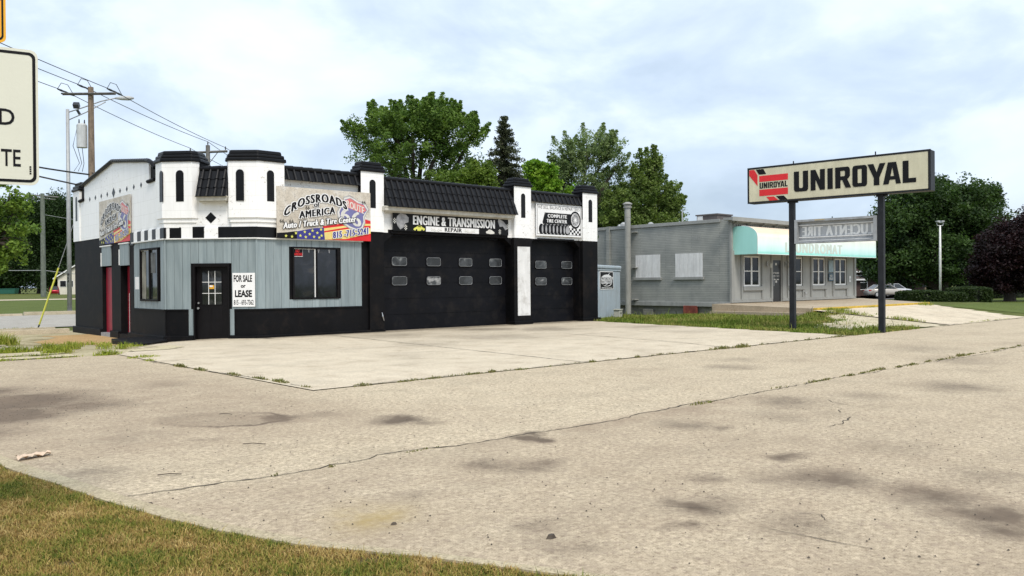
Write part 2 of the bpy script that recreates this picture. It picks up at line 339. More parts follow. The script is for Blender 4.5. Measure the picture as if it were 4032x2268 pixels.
# ------------------------------------------------------------------ terrain
def sst(a, b, x):
    t = np.clip((np.asarray(x, float)-a)/(b-a), 0, 1); return t*t*(3-2*t)
def T(x, y):
    x = np.asarray(x, float); y = np.asarray(y, float)
    d = -.15*np.maximum(sst(21, 26, y)*sst(10.2, 8.2, x), sst(33, 36, y)*sst(30, 24, x))
    d = d*(1-sst(60, 90, y))
    r = .4*np.clip((y-10.6)/4.9, 0, 1)*np.clip((x-27.4)/1.8, 0, 1)*np.where(y > 15.52, sst(40.5, 42.5, x), 1)
    r = np.maximum(r, .14*sst(10.7, 13.5, y)*sst(23, 20, y)*sst(24.2, 26.8, x)*sst(31, 30, x))
    r = r*(1-sst(44, 60, x))*(1-sst(45, 60, y))-.38*sst(50, 80, x)*sst(20, 34, y)
    return d+r
def sheet(name, xs, ys, mat, dz, keep=None, kind='structure', stain=None, jit=None):
    xs, ys = np.asarray(xs, float), np.asarray(ys, float); X, Y = np.meshgrid(xs, ys, indexing='ij'); Z = T(X, Y)+dz
    if jit is not None: Z = Z+jit(X, Y)
    v = np.stack([X, Y, Z], -1).reshape(-1, 3); ny = len(ys)
    I, J = np.meshgrid(np.arange(len(xs)-1), np.arange(ny-1), indexing='ij')
    a = (I*ny+J).ravel(); f = np.stack([a, a+ny, a+ny+1, a+1], -1)
    if keep is not None:
        c = (v[f[:, 0]]+v[f[:, 2]])/2; f = f[keep(c[:, 0], c[:, 1])]
        used = np.unique(f); mp = np.full(len(v), -1); mp[used] = np.arange(len(used)); v = v[used]; f = mp[f]
    o = rawmesh(name, v, f, mat, smooth=True); o['kind'] = kind
    if stain is not None:
        ca = o.data.color_attributes.new('stain', 'FLOAT_COLOR', 'POINT'); arr = np.ones((len(v), 4), np.float32); arr[:, :3] = stain(v[:, 0], v[:, 1])
        ca.data.foreach_set('color', arr.ravel())
    return o
def steps(*seg):
    out = []
    for a, b, d in seg: out += list(np.arange(a, b, d))
    return out+[seg[-1][1]]

grass_soil = soil('lawn_ground', [(.3, (.075, .085, .022)), (.5, (.10, .12, .03)), (.7, (.14, .14, .045))])
xs = [-3000, -1200, -400, -150, -60]+steps((-30, 50, .5), (50, 120, 2.5))+[160, 250, 500, 1200, 3000]
ys = [-3000, -1200, -400, -150, -60]+steps((-30, 45, .5), (45, 120, 2.5))+[160, 250, 500, 1200, 3000]
sheet('ground', xs, ys, grass_soil, -.035)

# stains measured on the pavement: x, y, radius, strength
ST = [(5.18, 7.62, .38, .85), (5.35, 7.2, .2, .4), (4.72, 8.62, .28, .3), (4.25, 8.5, .3, .33), (2.35, 12.4, 1.15, 1.0), (1.9, 11.2, .95, 1.0), (2.9, 11.4, .8, .55), (2.2, 13.9, .9, .6), (3.0, 12.8, .8, .4), (1.6, 9.9, .6, .5),
 (4.44, 5.17, .35, .5), (3.36, 4.86, .2, .3), (9.5, 5.35, .6, .42), (7.18, 5.22, .38, .4), (5.45, 5.75, .22, .9), (5.62, 5.95, .12, .6), (4.71, 4.96, .3, .5), (6.45, 3.62, .2, .6),
 (5.98, 3.05, .42, .6), (5.75, 3.3, .3, .4), (5.3, 3.65, .24, .45), (4.6, 3.3, .22, .7), (4.85, 3.3, .25, .35), (6.05, 2.36, .38, .55), (5.79, 1.88, .38, .7), (5.5, 1.7, .3, .6), (4.72, 2.6, .3, .4),
 (4.16, 3.0, .11, .6), (3.53, 3.67, .2, .4), (3.4, 3.3, .2, .3), (12.4, 4.46, .7, .45), (10.58, 4.9, .5, .28), (12.6, 8.2, .6, .3), (18.8, 7.5, 1.2, .22), (16.5, 5.85, .9, .28), (4.5, 12.9, .5, .3),
 (8.3, 4.75, .45, .25), (7.25, 4.83, .16, .45), (2.6, 8.6, .5, .22), (2.0, 7.2, .25, .25), (3.2, 8.0, .12, .3), (8.9, 4.5, .35, .2), (22, 5.5, 1.2, .2), (14, 8.9, .5, .2), (6.9, 2.3, .4, .3), (7.5, 3.2, .5, .2)]
def wob(x, y, s=1.0): return .5*np.sin(3.1*x*s+1.7*np.sin(2.3*y*s))+.5*np.sin(2.7*y*s+1.3*np.sin(3.7*x*s+.5))
def stain_rgb(x, y):
    xx = x+.10*wob(x, y, 2.3)+.03*wob(x, y, 9); yy = y+.10*wob(y+5, x, 2.1)+.03*wob(y, x, 8); s = np.zeros(len(x))
    for a, b, r, k in ST:
        d = np.hypot(xx-a, yy-b)/r; s = np.maximum(s, k*np.clip(1.25-d, 0, 1)**1.3*(.85 if k > .5 else .75))
    an = np.arctan2(y-9.1, x-3.8); d = np.hypot((x-3.8)*1.0-(y-9.1)*-.35, (y-9.1)*.9)/.56+.07*wob(x, y, 4)+.03*wob(y, x, 11); s = np.maximum(s, .75*np.exp(-((d-1)/.09)**2)*(.55+.45*np.cos(an+1.2)))
    s = np.maximum(s, .16*(d < 1)); s = np.maximum(s, .5*np.exp(-(np.hypot(xx-4.28, yy-8.75)/.26)**4))
    yel = 1.0*np.exp(-(np.hypot(xx-2.87, yy-4.52)/.3)**2)
    br = .4*np.exp(-((y-5.88+.06*wob(x, y, 3))/.16)**2)*sst(5.6, 6.6, x)*(1-sst(9, 10.5, x))+.35*np.exp(-(np.hypot((xx-7.9)/.9, yy-5.65)/.4)**2)
    br = br+.22*np.clip(wob(x*.4, y*.4)-.2, 0, 1)+.55*sst(6.3, 4.6, x)*sst(6.2, 8.5, y)*(1-.55*sst(13.5, 17, y))+.30*sst(6.2, 5.9, y)*sst(15, 4, x)+.12*sst(6.2, 5.9, y)
    return np.stack([s, yel, br], -1)
road_mat = concrete('road_concrete', (.47, .395, .28), (.425, .35, .245), .55, True)
rx = steps((-12, 0, 1), (0, 8, .05), (8, 16, .1), (16, 40, .4), (40, 200, 8)); ry = steps((-14, 0, 1), (0, 13.4, .05), (13.4, 19.5, .15))
ry = sorted(set([round(v, 4) for v in ry]+[10.6]))
# the foreground verge: kerb line measured along the near edge of the pavement
KERB = [(-6, 15.5), (-2.5, 14.6), (-.4, 13.2), (.8, 11.6), (1.35, 9.9), (1.54, 8.56), (1.66, 7.67), (1.78, 6.99), (1.9, 6.18), (2.02, 5.58), (2.16, 4.98), (2.37, 4.37), (2.56, 4.02), (2.76, 3.68), (2.94, 3.3), (3.16, 2.85), (3.5, 2.25), (4.2, 1.3), (5.8, 0), (8, -2), (12, -5)]
road = sheet('road', rx, ry, road_mat, 0, keep=lambda x, y: ~((x > 5.75) & (y > 10.6)), stain=stain_rgb)
apron_mat = concrete('apron_concrete', (.57, .495, .375), (.53, .46, .345), .16, True, 1, 70)
def ap_stain_shade(x, y):
    xx = x+.4*wob(x, y, .9); yy = y+.3*wob(y, x, .8); s = np.zeros(len(x))
    for a, b, r, k in [(13.5, 20.2, 1.1, .2), (17.5, 20.8, 1.0, .28), (19, 19.2, 1.2, .22), (12, 17, .9, .15), (10, 14.5, .7, .1), (22, 17.6, 1, .2), (15.2, 17.6, 1.3, .18), (20.6, 15, 1, .16), (9, 19.5, .8, .1)]:
        s = np.maximum(s, k*np.clip(1.3-np.hypot((xx-a), (yy-b)*1.0)/r, 0, 1))
    s = s+.30*sst(21.5, 22.1, y+.12*wob(x, y, 3))*(x > 10.3)+.28*sst(.55, .1, np.abs(x+y-32.45)+.1*wob(x, y, 4))*(x < 10.6)  # grime and painted contact shade along the foot of the walls
    s = s+.06*sst(12.0, 12.1, x-.0*(y))*sst(12.6, 21, y)
    return np.stack([s, s*0, .12*np.clip(wob(x*.3, y*.3), 0, 1)], -1)
AX = steps((5.75, 25.5, .25)); AY = steps((10.6, 25.1, .25))
apron = sheet('forecourt', AX, AY, apron_mat, .012, keep=lambda x, y: (x < 22.0+(y-10.6)*.18) & ~((x < 8.45) & (y > 19.4+(x-5.8)*1.7)) & (y < 25.0), stain=ap_stain_shade)
# joints and cracks as thin dirt-filled strips just above the slabs
crack_mat = paint('crack_dirt', (.045, .036, .026), .95, .4, 30, 0, .3, 80)
joint_mat = paint('joint_dirt', (.20, .17, .13), .95, .3, 30, 0, .3, 80)
def strip(name, pts, w, mat, dz=.004, amp=.02, seed=0, taper=False, gap=None):
    r = np.random.default_rng(seed); P = []
    for (x0, y0), (x1, y1) in zip(pts[:-1], pts[1:]):
        k = max(2, int(math.hypot(x1-x0, y1-y0)/.07))
        for i in range(k): t = i/k; P.append((x0+(x1-x0)*t, y0+(y1-y0)*t))
    P = np.array(P+[pts[-1]])
    if len(P) < 9: t_ = np.linspace(0, len(P)-1, 9); P = np.stack([np.interp(t_, np.arange(len(P)), P[:, i]) for i in (0, 1)], 1)
    d = np.gradient(P, axis=0); d /= np.linalg.norm(d, axis=1)[:, None]+1e-9; nn = np.stack([-d[:, 1], d[:, 0]], 1)
    wv = r.normal(0, 1, len(P)); wv = np.convolve(wv, np.ones(5)/5, 'same')*1.4+np.convolve(r.normal(0, 1, len(P)), np.ones(19 if len(P) > 25 else 5)/8, 'same'); P = P+nn*(wv*amp)[:, None]
    ww = w*np.clip(.55+.9*np.abs(np.convolve(r.normal(0, 1, len(P)), np.ones(3)/3, 'same')), .3, 2.2)
    if taper: ww = ww*np.minimum(1, np.minimum(np.arange(len(P)), np.arange(len(P))[::-1])/8+.1)
    a = P+nn*(ww/2)[:, None]; b = P-nn*(ww/2)[:, None]
    v = np.concatenate([np.c_[a, T(a[:, 0], a[:, 1])+dz], np.c_[b, T(b[:, 0], b[:, 1])+dz]]); k = len(P)
    i = np.arange(k-1)
    if gap is not None: i = i[np.repeat(r.random(len(i)//4+1) > gap, 4)[:len(i)]]
    f = np.stack([i, i+1, i+1+k, i+k], -1); o = rawmesh(name, v, f, mat); o['kind'] = 'structure'; return o
strip('pavement_crack', [(1.9, 6.18), (2.66, 6.1), (3.13, 6.06), (4.13, 6.15), (4.73, 6.06), (5.42, 6.08), (6.43, 6), (6.9, 5.93), (7.63, 6.03), (9.13, 6.03), (10.48, 6.14), (12.46, 6.15), (14.95, 6.13), (18, 6.02), (21.4, 6.19), (40, 6.1)], .016, crack_mat, .005, .045, 1)
strip('pavement_crack', [(5.76, 19.4), (5.68, 16.9), (5.75, 14.1), (5.88, 12.0), (5.84, 10.62)], .02, crack_mat, .018, .02, 2, gap=.35)
strip('pavement_crack', [(5.84, 10.6), (9.6, 10.68), (16, 10.5), (22, 10.55), (29.4, 10.6)], .018, crack_mat, .018, .03, 3, gap=.35)
strip('pavement_crack', [(17.5, 17), (16.8, 12.4), (16.05, 10.4)], .03, joint_mat, .018, .01, 4)
strip('pavement_crack', [(12.5, 22), (11.9, 16), (11.4, 10.7)], .03, joint_mat, .018, .01, 5)
strip('pavement_crack', [(5.8, 16.9), (12, 16.6), (17.4, 16.4), (23, 16.6)], .02, joint_mat, .018, .01, 6)
strip('pavement_crack', [(10.02, 5.13), (9.67, 4.65), (9.57, 4.27)], .012, crack_mat, .005, .05, 7, True, .25)
strip('pavement_crack', [(9.4, 4.55), (8.9, 4.3), (8.06, 4.09)], .014, crack_mat, .005, .05, 8, True, .25)
strip('pavement_crack', [(4.38, 3.57), (4.44, 3.43), (4.56, 3.2), (4.58, 2.97)], .010, crack_mat, .005, .04, 9, True, .4)
strip('pavement_crack', [(4.52, 2.73), (4.54, 2.51), (4.53, 2.31), (4.57, 2.03)], .013, crack_mat, .005, .03, 10, True, .1)
strip('pavement_crack', [(4.9, 2.75), (5.0, 2.6), (4.9, 2.5)], .015, crack_mat, .005, .02, 12, True)
strip('pavement_crack', [(3.8, 4.15), (4.0, 3.9), (4.1, 3.75)], .01, crack_mat, .005, .05, 13, True, .4)
strip('pavement_crack', [(29.3, 10.66), (36.8, 10.62)], .035, crack_mat, .012, .03, 14, gap=.3)
# laundromat car park, ramping up to the kerb
lotmat = concrete('lot_concrete', (.60, .52, .39), (.55, .47, .35), .15, False, 1, 60)
sheet('parking_lot', steps((29.2, 40.2, .5)), steps((10.6, 15.5, .35)), lotmat, .012, keep=lambda x, y: x < 36.9+(y-10.6)*.6)
sheet('parking_lot', steps((40, 60, 1)), steps((15.6, 22, .5)), lotmat, .004, keep=lambda x, y: (x < 46) & (y > 15.5+(x-40)*.9) & (y < 19.5+(x-40)*.4))
strip('pavement_crack', [(29.25, 15.4), (29.2, 12.5), (29.3, 10.7)], .05, crack_mat, .016, .03, 15, gap=.1)
strip('pavement_crack', [(33.5, 15.4), (33.4, 10.7)], .025, joint_mat, .018, .02, 16, gap=.2)
strip('pavement_crack', [(37.2, 15.4), (35.8, 12.5), (34.9, 10.7)], .025, joint_mat, .018, .02, 17, gap=.2)
gravel = soil('gravel_dirt', [(.3, (.26, .23, .12)), (.45, (.48, .42, .29)), (.7, (.58, .52, .39))], 1.6, 22)
sheet('gravel_strip', steps((24.6, 29.2, .2)), steps((10.66, 15.2, .2)), gravel, -.01, keep=lambda x, y: (y < 14.6-(29-x)*.35+.5*wob(x*2, y*2)) & (y > 11.9-(x-24.6)*.3+.3*wob(x*2, y*3)))
# left yard: broken slabs, orange sand by the wall
yard = soil('yard_dirt', [(.3, (.20, .17, .085)), (.5, (.40, .35, .22)), (.7, (.50, .44, .30))], .9, 18)
sheet('yard', steps((-8, 8.6, .3)), steps((19.5, 34.5, .3)), yard, -.012)
sand = soil('orange_sand', [(.3, (.42, .28, .13)), (.7, (.50, .34, .17))], .8, 30)
sheet('sand_patch', steps((6.0, 8.55, .15)), steps((24.6, 31.5, .15)), sand, -.004, keep=lambda x, y: (x > 6.2+.35*np.sin(y*1.3)+np.abs(y-27.6)*.18))
slabm = concrete('old_slab_concrete', (.52, .46, .31), (.47, .41, .27), .2, False, 2, 60)
for k, (a, b, c, d) in enumerate([(-6, 5.6, 19.62, 20.35), (-6, 5.2, 20.6, 21.7), (-5, 4.6, 21.95, 23.6), (5.3, 7.6, 19.9, 21.4), (-5, 5.2, 23.9, 25.6), (5.6, 7.0, 22.2, 24.2), (-4, 5.5, 26.0, 28.0)]):
    sheet('old_slab', steps((a, b, .2)), steps((c, d, .12)), slabm, .012+.003*k, keep=(lambda k: lambda x, y: (wob(x*1.1+k, y*1.3+k) < .62) & ~((x > 5.0) & (y > 19.4+(x-5.8)*1.75)))(k))
# rear street and its kerbs
asph = concrete('street_concrete', (.36, .34, .30), (.33, .315, .28), .1, False, 1, 40)
sheet('street', steps((-120, 120, 4)), steps((38.3, 55.5, 1.5)), asph, .004)
kb = MB(); kb.box(-120, 11.2, 55.5, 55.8, -.2, -.03); kb.box(11.6, 60, 57.0, 57.3, -.2, .02)
tag(kb.build('kerb', apron_mat), kind='structure')
kb = MB(); kb.box(-30, 8.2, 35.2, 35.35, -.25, -.02); kb.box(-30, 8.2, 33.2, 33.5, -.25, .0)
tag(kb.build('path', apron_mat), kind='structure')
sheet('path', steps((-60, 60, 5)), steps((112, 120, 2)), lotmat, .01)
lawnm = soil('mown_lawn', [(.3, (.075, .10, .022)), (.7, (.11, .14, .035))], .35, 14)
sheet('lawn', steps((-100, 60, 4)), steps((58.5, 112, 4)), lawnm, -.02)
sheet('lawn', steps((40, 120, 2)), steps((8, 36, 1)), lawnm, -.02, keep=lambda x, y: (x > 37+(y-10.6)*.62) & ~((x < 47) & (y > 15.4)))
drive = concrete('driveway_asphalt', (.13, .12, .12), (.11, .105, .1), .1, False, 1, 40)
sheet('driveway', steps((80, 140, 3)), steps((36.5, 50, 1.5)), drive, .004)

# foreground verge with kerb
kmat = concrete('kerb_concrete', (.42, .36, .24), (.36, .30, .20), .3, False, 3, 60)
K = np.array(KERB); dk = np.gradient(K, axis=0); dk /= np.linalg.norm(dk, axis=1)[:, None]; nk = np.stack([dk[:, 1], -dk[:, 0]], 1)   # inward (towards grass)
if nk[8][0] > 0: nk = -nk
inner = K+nk*np.interp(np.arange(len(K)), [0, 9, 12, 20], [.19, .16, .10, .08])[:, None]
mb = MB(); L = len(K)
for i in range(L-1):
    a, b, c, d = K[i], K[i+1], inner[i+1], inner[i]
    h = .014
    mb.add([(a[0], a[1], -.05), (b[0], b[1], -.05), (c[0], c[1], -.05), (d[0], d[1], -.05), (a[0]+nk[i][0]*.02, a[1]+nk[i][1]*.02, h), (b[0]+nk[i+1][0]*.02, b[1]+nk[i+1][1]*.02, h), (c[0], c[1], h), (d[0], d[1], h)],
           [(4, 5, 6, 7), (0, 1, 5, 4), (3, 2, 6, 7)])
tag(mb.build('kerb', kmat), kind='structure')
verge_mat = soil('verge_soil', [(.3, (.06, .045, .02)), (.5, (.13, .10, .045)), (.7, (.09, .10, .03))], 1.4, 60)
mb = MB(); vp = [(p[0], p[1], .002) for p in inner]+[(12, -30, .002), (-30, -30, .002), (-30, 15.5, .002)]
mb.add(vp, [tuple(range(len(vp)))]); tag(mb.build('verge', verge_mat), kind='structure')

# ------------------------------------------------------------------ grass blades
def kerb_x(y): o = np.argsort(inner[:, 1]); return np.interp(y, inner[o, 1], inner[o, 0])
def blades(name, px, py, pz, h, w, mat, tone, lean=.5, seed=0, label=None, kind='stuff', parent=None):
    r = np.random.default_rng(seed); n = len(px); a = r.random(n)*2*np.pi; ln = r.random(n)*lean*h; b = r.random(n)*2*np.pi
    dx, dy = np.cos(a)*w/2, np.sin(a)*w/2; lx, ly = np.cos(b)*ln, np.sin(b)*ln
    P = lambda x, y, z: np.stack([x, y, z], -1)
    v = np.stack([P(px-dx, py-dy, pz), P(px+dx, py+dy, pz), P(px+dx*.7+lx*.35, py+dy*.7+ly*.35, pz+h*.6), P(px-dx*.7+lx*.35, py-dy*.7+ly*.35, pz+h*.6), P(px+lx, py+ly, pz+h*(1-.2*ln/(h+1e-6)))], 1).reshape(-1, 3)
    k = np.arange(n)*5
    f = np.concatenate([np.stack([k, k+1, k+2], -1), np.stack([k, k+2, k+3], -1), np.stack([k+3, k+2, k+4], -1)])
    o = rawmesh(name, v, f, mat, tone=np.repeat(tone, 5), parent=parent)
    if kind and not parent: o['kind'] = kind
    if label: o['label'] = label
    return o
gm = grassblade('verge_grass', [(0, (.50, .38, .15)), (.2, (.26, .155, .05)), (.4, (.36, .27, .085)), (.6, (.22, .205, .04)), (.8, (.13, .165, .025)), (1, (.05, .085, .014))])
N = 230000; py = 1.6+7.2*rng.random(N)**1.25; px = kerb_x(py)-.015-rng.random(N)**1.0*(1.9-.05*py)
ok = (px > .05+.12*py-.2) & (px < kerb_x(py)-.03+.035*wob(px*0+1, py, 6)+.03*wob(px*0+2, py, 17)+.03*rng.random(N)) & (rng.random(N) > .85*np.clip(wob(px, py, 4.3)*wob(px+2, py+1, 2.1)-.42, 0, .3)/.3); px, py = px[ok], py[ok]
pat = wob(px, py, 1.1)*.3+wob(px+3, py-2, 2.9)*.22+wob(px-1, py+7, 7)*.15; tone = np.clip(.47+pat+rng.normal(0, .2, len(px)), 0, 1)
hh = (.018+.028*rng.random(len(px)))*(1+.7*np.clip(pat, 0, 1)); hh[rng.random(len(px)) < .004] *= 2.2
o = blades('grass', px, py, np.full(len(px), -.002), hh, .0042+.003*rng.random(len(px)), gm, tone, 1.3, 3); tag(o, 'dry brown and green grass along the kerb in the foreground', 'grass')
# taller tufts at the kerb
tx, ty, th, tt = [], [], [], []
for cx, cy, r0, h0, n in [(1.83, 5.72, .2, .07, 260), (1.5, 6.9, .3, .07, 320), (1.35, 7.9, .3, .07, 300), (1.6, 6.3, .2, .08, 400), (1.95, 4.95, .2, .06, 250), (2.2, 4.25, .22, .06, 260), (2.5, 3.5, .2, .06, 220), (2.4, 3.3, .15, .07, 220), (1.7, 5.2, .25, .07, 500)]:
    a = rng.random(n)*6.28; r = r0*rng.random(n)**.5; tx += list(np.minimum(cx-.16+np.cos(a)*r, kerb_x(cy+np.sin(a)*r)-.01)); ty += list(cy+np.sin(a)*r); th += list(h0*.75*(.4+.7*rng.random(n))); tt += list(.45+.5*rng.random(n))
o = blades('grass_tufts', np.array(tx), np.array(ty), np.full(len(tx), -.002), np.array(th), .006, gm, np.array(tt), 1.0, 5); tag(o, 'green grass tufts standing up along the foreground kerb', 'grass')
# strip of grass between the forecourt and the laundromat
gm2 = grassblade('strip_grass', [(0, (.34, .28, .10)), (.35, (.22, .23, .05)), (.65, (.13, .19, .025)), (1, (.07, .12, .012))])
N = 60000; px = 21.8+8.9*rng.random(N); py = 10.5+15.5*rng.random(N)
edge = 22.1+(py-10.6)*.18
ok = (px > edge+.03) & ~((px > 29.0) & (py > 15)) & ~((py < 14.3-(29-px)*.35+.5*wob(px*2, py*2)) & (py > 12.0-(px-24.6)*.3+.3*wob(px*2, py*3)) & (px > 24.8) & (rng.random(N) < .93)) & (px < np.where(py < 13.5, 26.8+1.2*rng.random(N), 30.6)) & ((px < 24.9) | (py < 24)) & ~((py > 22.6) & (px < 28.3) & (py > 22.6+(px-24.8)*.43)) & ~((py < 11.0) & (px > 26.5))
px, py = px[ok], py[ok]; tone = np.clip(.55+.25*wob(px, py, .6)+rng.normal(0, .2, len(px)), 0, 1)
hh = .06+.09*rng.random(len(px))+.06*np.clip(wob(px, py, .5), 0, 1)
hh[rng.random(len(px)) < .012] *= 2.3
o = blades('grass', px, py, T(px, py)-.035, hh, .018+.012*rng.random(len(px)), gm2, tone, .9, 6); tag(o, 'yellow green rough grass strip under the pole sign', 'grass')
# weeds: cracks and yard
wm = grassblade('weed_green', [(0, (.38, .33, .10)), (.4, (.27, .31, .035)), (1, (.12, .19, .015))])
wm2 = grassblade('weed_dry', [(0, (.24, .19, .08)), (.5, (.16, .16, .05)), (1, (.09, .13, .025))])
def clumps(name, spots, label, seed, mat=None):
    r = np.random.default_rng(seed); X, Y, H, TT = [], [], [], []
    for cx, cy, rx_, ry_, h0, n in spots:
        a = r.random(n)*6.28; q = r.random(n)**.6; X += list(cx+np.cos(a)*q*rx_); Y += list(cy+np.sin(a)*q*ry_); H += list(h0*(1-.5*q)*(.4+.8*r.random(n))); TT += list(np.clip(.25+.75*r.random(n)-.2*q, 0, 1))
    X, Y = np.array(X), np.array(Y); o = blades(name, X, Y, T(X, Y)+.0, np.array(H), .012+.008*r.random(len(X)), mat or wm, np.array(TT), 1.3, seed); return tag(o, label, 'weeds')
cw = []
for x in np.concatenate([np.linspace(6.6, 9.6, 16), np.linspace(10, 22, 30)]):
    if rng.random() < .95: cw.append((x+rng.normal(0, .1), 10.62+rng.normal(0, .03), .08+.16*rng.random(), .035, .03+.05*rng.random(), int(20+60*rng.random()**2)))
clumps('weeds', cw+[(15.9, 10.6, .5, .1, .1, 160), (16.6, 10.5, .3, .1, .13, 120), (21.4, 10.6, .4, .06, .08, 100)], 'short weeds in the joint along the front of the forecourt', 21, wm2)
clumps('weeds', [(5.72, 15.6, .06, .35, .09, 130), (5.75, 14.7, .07, .3, .07, 110), (5.8, 13.4, .06, .3, .08, 120), (5.85, 12.5, .06, .3, .07, 110), (5.88, 11.9, .07, .3, .09, 160), (5.86, 11.0, .05, .15, .06, 60)], 'short weeds in the joint at the left edge of the forecourt', 22, wm2)
cw = []
for x in np.linspace(9.8, 30, 64):
    if rng.random() < .75: cw.append((x+rng.normal(0, .15), 6.14+rng.normal(0, .03), .1+.22*rng.random(), .035, .03+.05*rng.random(), int(15+60*rng.random()**2)))
clumps('weeds', cw+[(3.45, 6.06, .05, .02, .05, 8), (2.95, 6.08, .04, .02, .05, 6), (4.4, 6.1, .2, .03, .025, 30), (8.6, 6.0, .3, .05, .05, 60)], 'sparse weeds growing in the long pavement crack', 23, wm2)
yw = [(4.6, 19.45, .5, .08, .1, 160), (5.55, 19.45, .3, .12, .22, 260), (5.9, 18.2, .35, .3, .1, 320), (5.75, 17.3, .1, .3, .08, 80), (3.6, 19.5, .6, .08, .1, 160), (2.6, 19.5, .8, .08, .1, 160),
      (4.9, 20.9, .35, .22, .24, 500), (4.2, 21.8, .45, .3, .30, 700), (5.0, 21.8, .35, .25, .32, 500), (5.5, 22.3, .25, .3, .3, 300), (3.6, 21.8, .9, .12, .12, 400), (2.6, 21.8, .9, .12, .12, 300), (5.3, 23.6, .3, .2, .3, 240), (6.1, 24.6, .35, .25, .3, 260), (6.5, 23.0, .2, .15, .2, 90), (6.9, 24.4, .2, .15, .22, 80),
      (5.0, 27.4, .45, .45, .6, 700), (3.8, 25.8, 1.0, .15, .15, 300), (2.8, 25.8, 1.0, .15, .15, 300), (6.4, 21.2, .2, .2, .3, 90), (6.1, 21.6, .2, .2, .3, 90), (7.2, 23.0, .45, .2, .12, 260), (6.9, 22.0, .3, .3, .12, 160), (3.6, 28.8, 1.2, .3, .25, 500), (3.4, 23.8, 1.2, .2, .2, 500), (6.8, 25.6, .5, .3, .2, 200), (4.2, 20.4, .9, .06, .12, 200)]
clumps('weeds', [(a, b, c, d*.8, h*.85, int(n_*.7)) for a, b, c, d, h, n_ in yw], 'tall yellow green weeds between the broken slabs left of the shop', 24)
px = -20+28*rng.random(16000); py = 33.6+4.3*rng.random(16000); ok = (px < 8.0) & ((py > 35.5) | (py < 33.2)); px, py = px[ok], py[ok]
o = blades('grass', px, py, T(px, py)-.03, .06+.06*rng.random(len(px)), .03, gm2, np.clip(.45+rng.normal(0, .25, len(px)), 0, 1), .9, 9); tag(o, 'grass strip between the yard and the rear street', 'grass')
clumps('weeds', [(30.3, 15.3, .7, .12, .15, 400), (29.4, 14.0, .15, .8, .2, 300), (29.3, 12.2, .15, .8, .2, 260), (31.5, 15.35, .6, .08, .1, 120), (34, 15.4, .8, .08, .08, 90), (38.9, 15.2, .6, .3, .25, 150), (40.5, 16.2, 1.2, .5, .3, 200), (33, 10.7, 2.6, .06, .08, 120)], 'weeds along the yellow kerb and the car park edge', 25)

# ------------------------------------------------------------------ the repair shop
FR = Frame((0, 22.3), (1, 0)); CH = Frame((8.5, 24.15), (1, -1)); LF = Frame((8.45, 0), (0, -1))
shop = thing('repair_shop', 'single storey black and white block repair shop with small black capped towers and tiled parapets', 'building', (16, 27, 0))
CL = 2.616    # length of the cut corner
ZB = 3.17     # where white turns to black
def build(mb, name, mat, parent=shop, **k):
    if name in ('black_dado', 'black_block', 'white_block', 'footing', 'diamond', 'sill_strip', 'drip_trim', 'corbel', 'white_wall', 'black_wall'): return mb.build_each(name, mat, parent, **k)
    return mb.build(name, mat, parent, **k)
# core behind everything, and flat roof
w = MB()
w.prism([(8.75, 24.25), (10.45, 22.55), (13.9, 22.55), (13.9, 23.2), (24.3, 23.2), (24.3, 33.2), (8.75, 33.2)], -.3, 4.4)
build(w, 'roof', paint('flat_roof_felt', (.06, .06, .06), .9))
# white upper walls
w = MB()
w.box(CL/2*0+10.35, 13.75, -.25, 0, ZB, 4.6, FR); w.box(13.75, 14.8, -.25, 0, ZB, 4.85, FR)
w.box(14.8, 19.95, -.25, 0, 3.27, 4.6, FR); w.box(19.95, 21.0, -.25, 0, ZB, 4.85, FR); w.box(21.0, 24.4, -.25, 0, ZB, 4.57, FR)
w.box(-24.15, -24.15, 0, 0, 0, 0, LF) if 0 else None
w.box(0, CL, -.25, 0, ZB, 4.5, CH)
w.box(CL-.9-.6, CL, -.249, 0, ZB, 4.5, CH) if 0 else None
# left wall: lower parts and the gable
w.plate(LF, [(-33.2, ZB), (-24.15, ZB), (-24.15, 4.6), (-25.38, 4.6), (-25.38, 5.22), (-28.74, 5.60), (-32.08, 5.12), (-32.08, 4.57), (-33.2, 4.57)], -.25, 0)
w.box(24.25, 24.45, 22.5, 33.2, ZB, 4.4)
build(w, 'white_wall', M['white'])
# black lower walls
w = MB()
w.box(13.8, 14.62, -.3, .0, -.1, ZB, FR)                     # behind pillar 3
w.box(10.35, 13.8, -.3, -.012, -.1, 3.17, FR)
w.box(0, .80, -.3, -.012, -.2, 3.17, CH); w.box(1.83, CL, -.3, -.012, -.2, 3.17, CH); w.box(.8, 1.83, -.3, -.012, 2.16, 3.17, CH)
w.box(24.25, 24.44, 22.5, 33.2, -.1, ZB)
# lintels over the garage doors with their cut corners
w.plate(FR, [(14.56, -.1), (14.64, -.1), (14.64, 2.85), (15.02, 3.13), (19.79, 3.13), (20.12, 2.88), (20.12, -.1), (20.2, -.1), (20.2, 3.27), (14.56, 3.27)], -.38, -.006)
w.plate(FR, [(20.92, -.1), (21.0, -.1), (21.0, 2.95), (21.25, 3.13), (23.45, 3.13), (23.72, 2.9), (23.72, -.1), (23.8, -.1), (23.8, ZB), (20.92, ZB)], -.38, -.006)
w.box(21.43, 23.39, -.05, .03, 3.13, 3.2, FR)
w.box(14.9, 19.9, -.05, .05, 3.15, 3.24, FR)
# left wall with two door recesses
w.plate(LF, [(-33.42, -.3), (-30.1, -.3), (-30.1, 2.2), (-29.07, 2.2), (-29.07, -.3), (-28.15, -.3), (-28.15, 2.18), (-27.25, 2.18), (-27.25, -.3), (-24.15, -.3), (-24.15, ZB), (-33.42, ZB)], -.3, -.012)
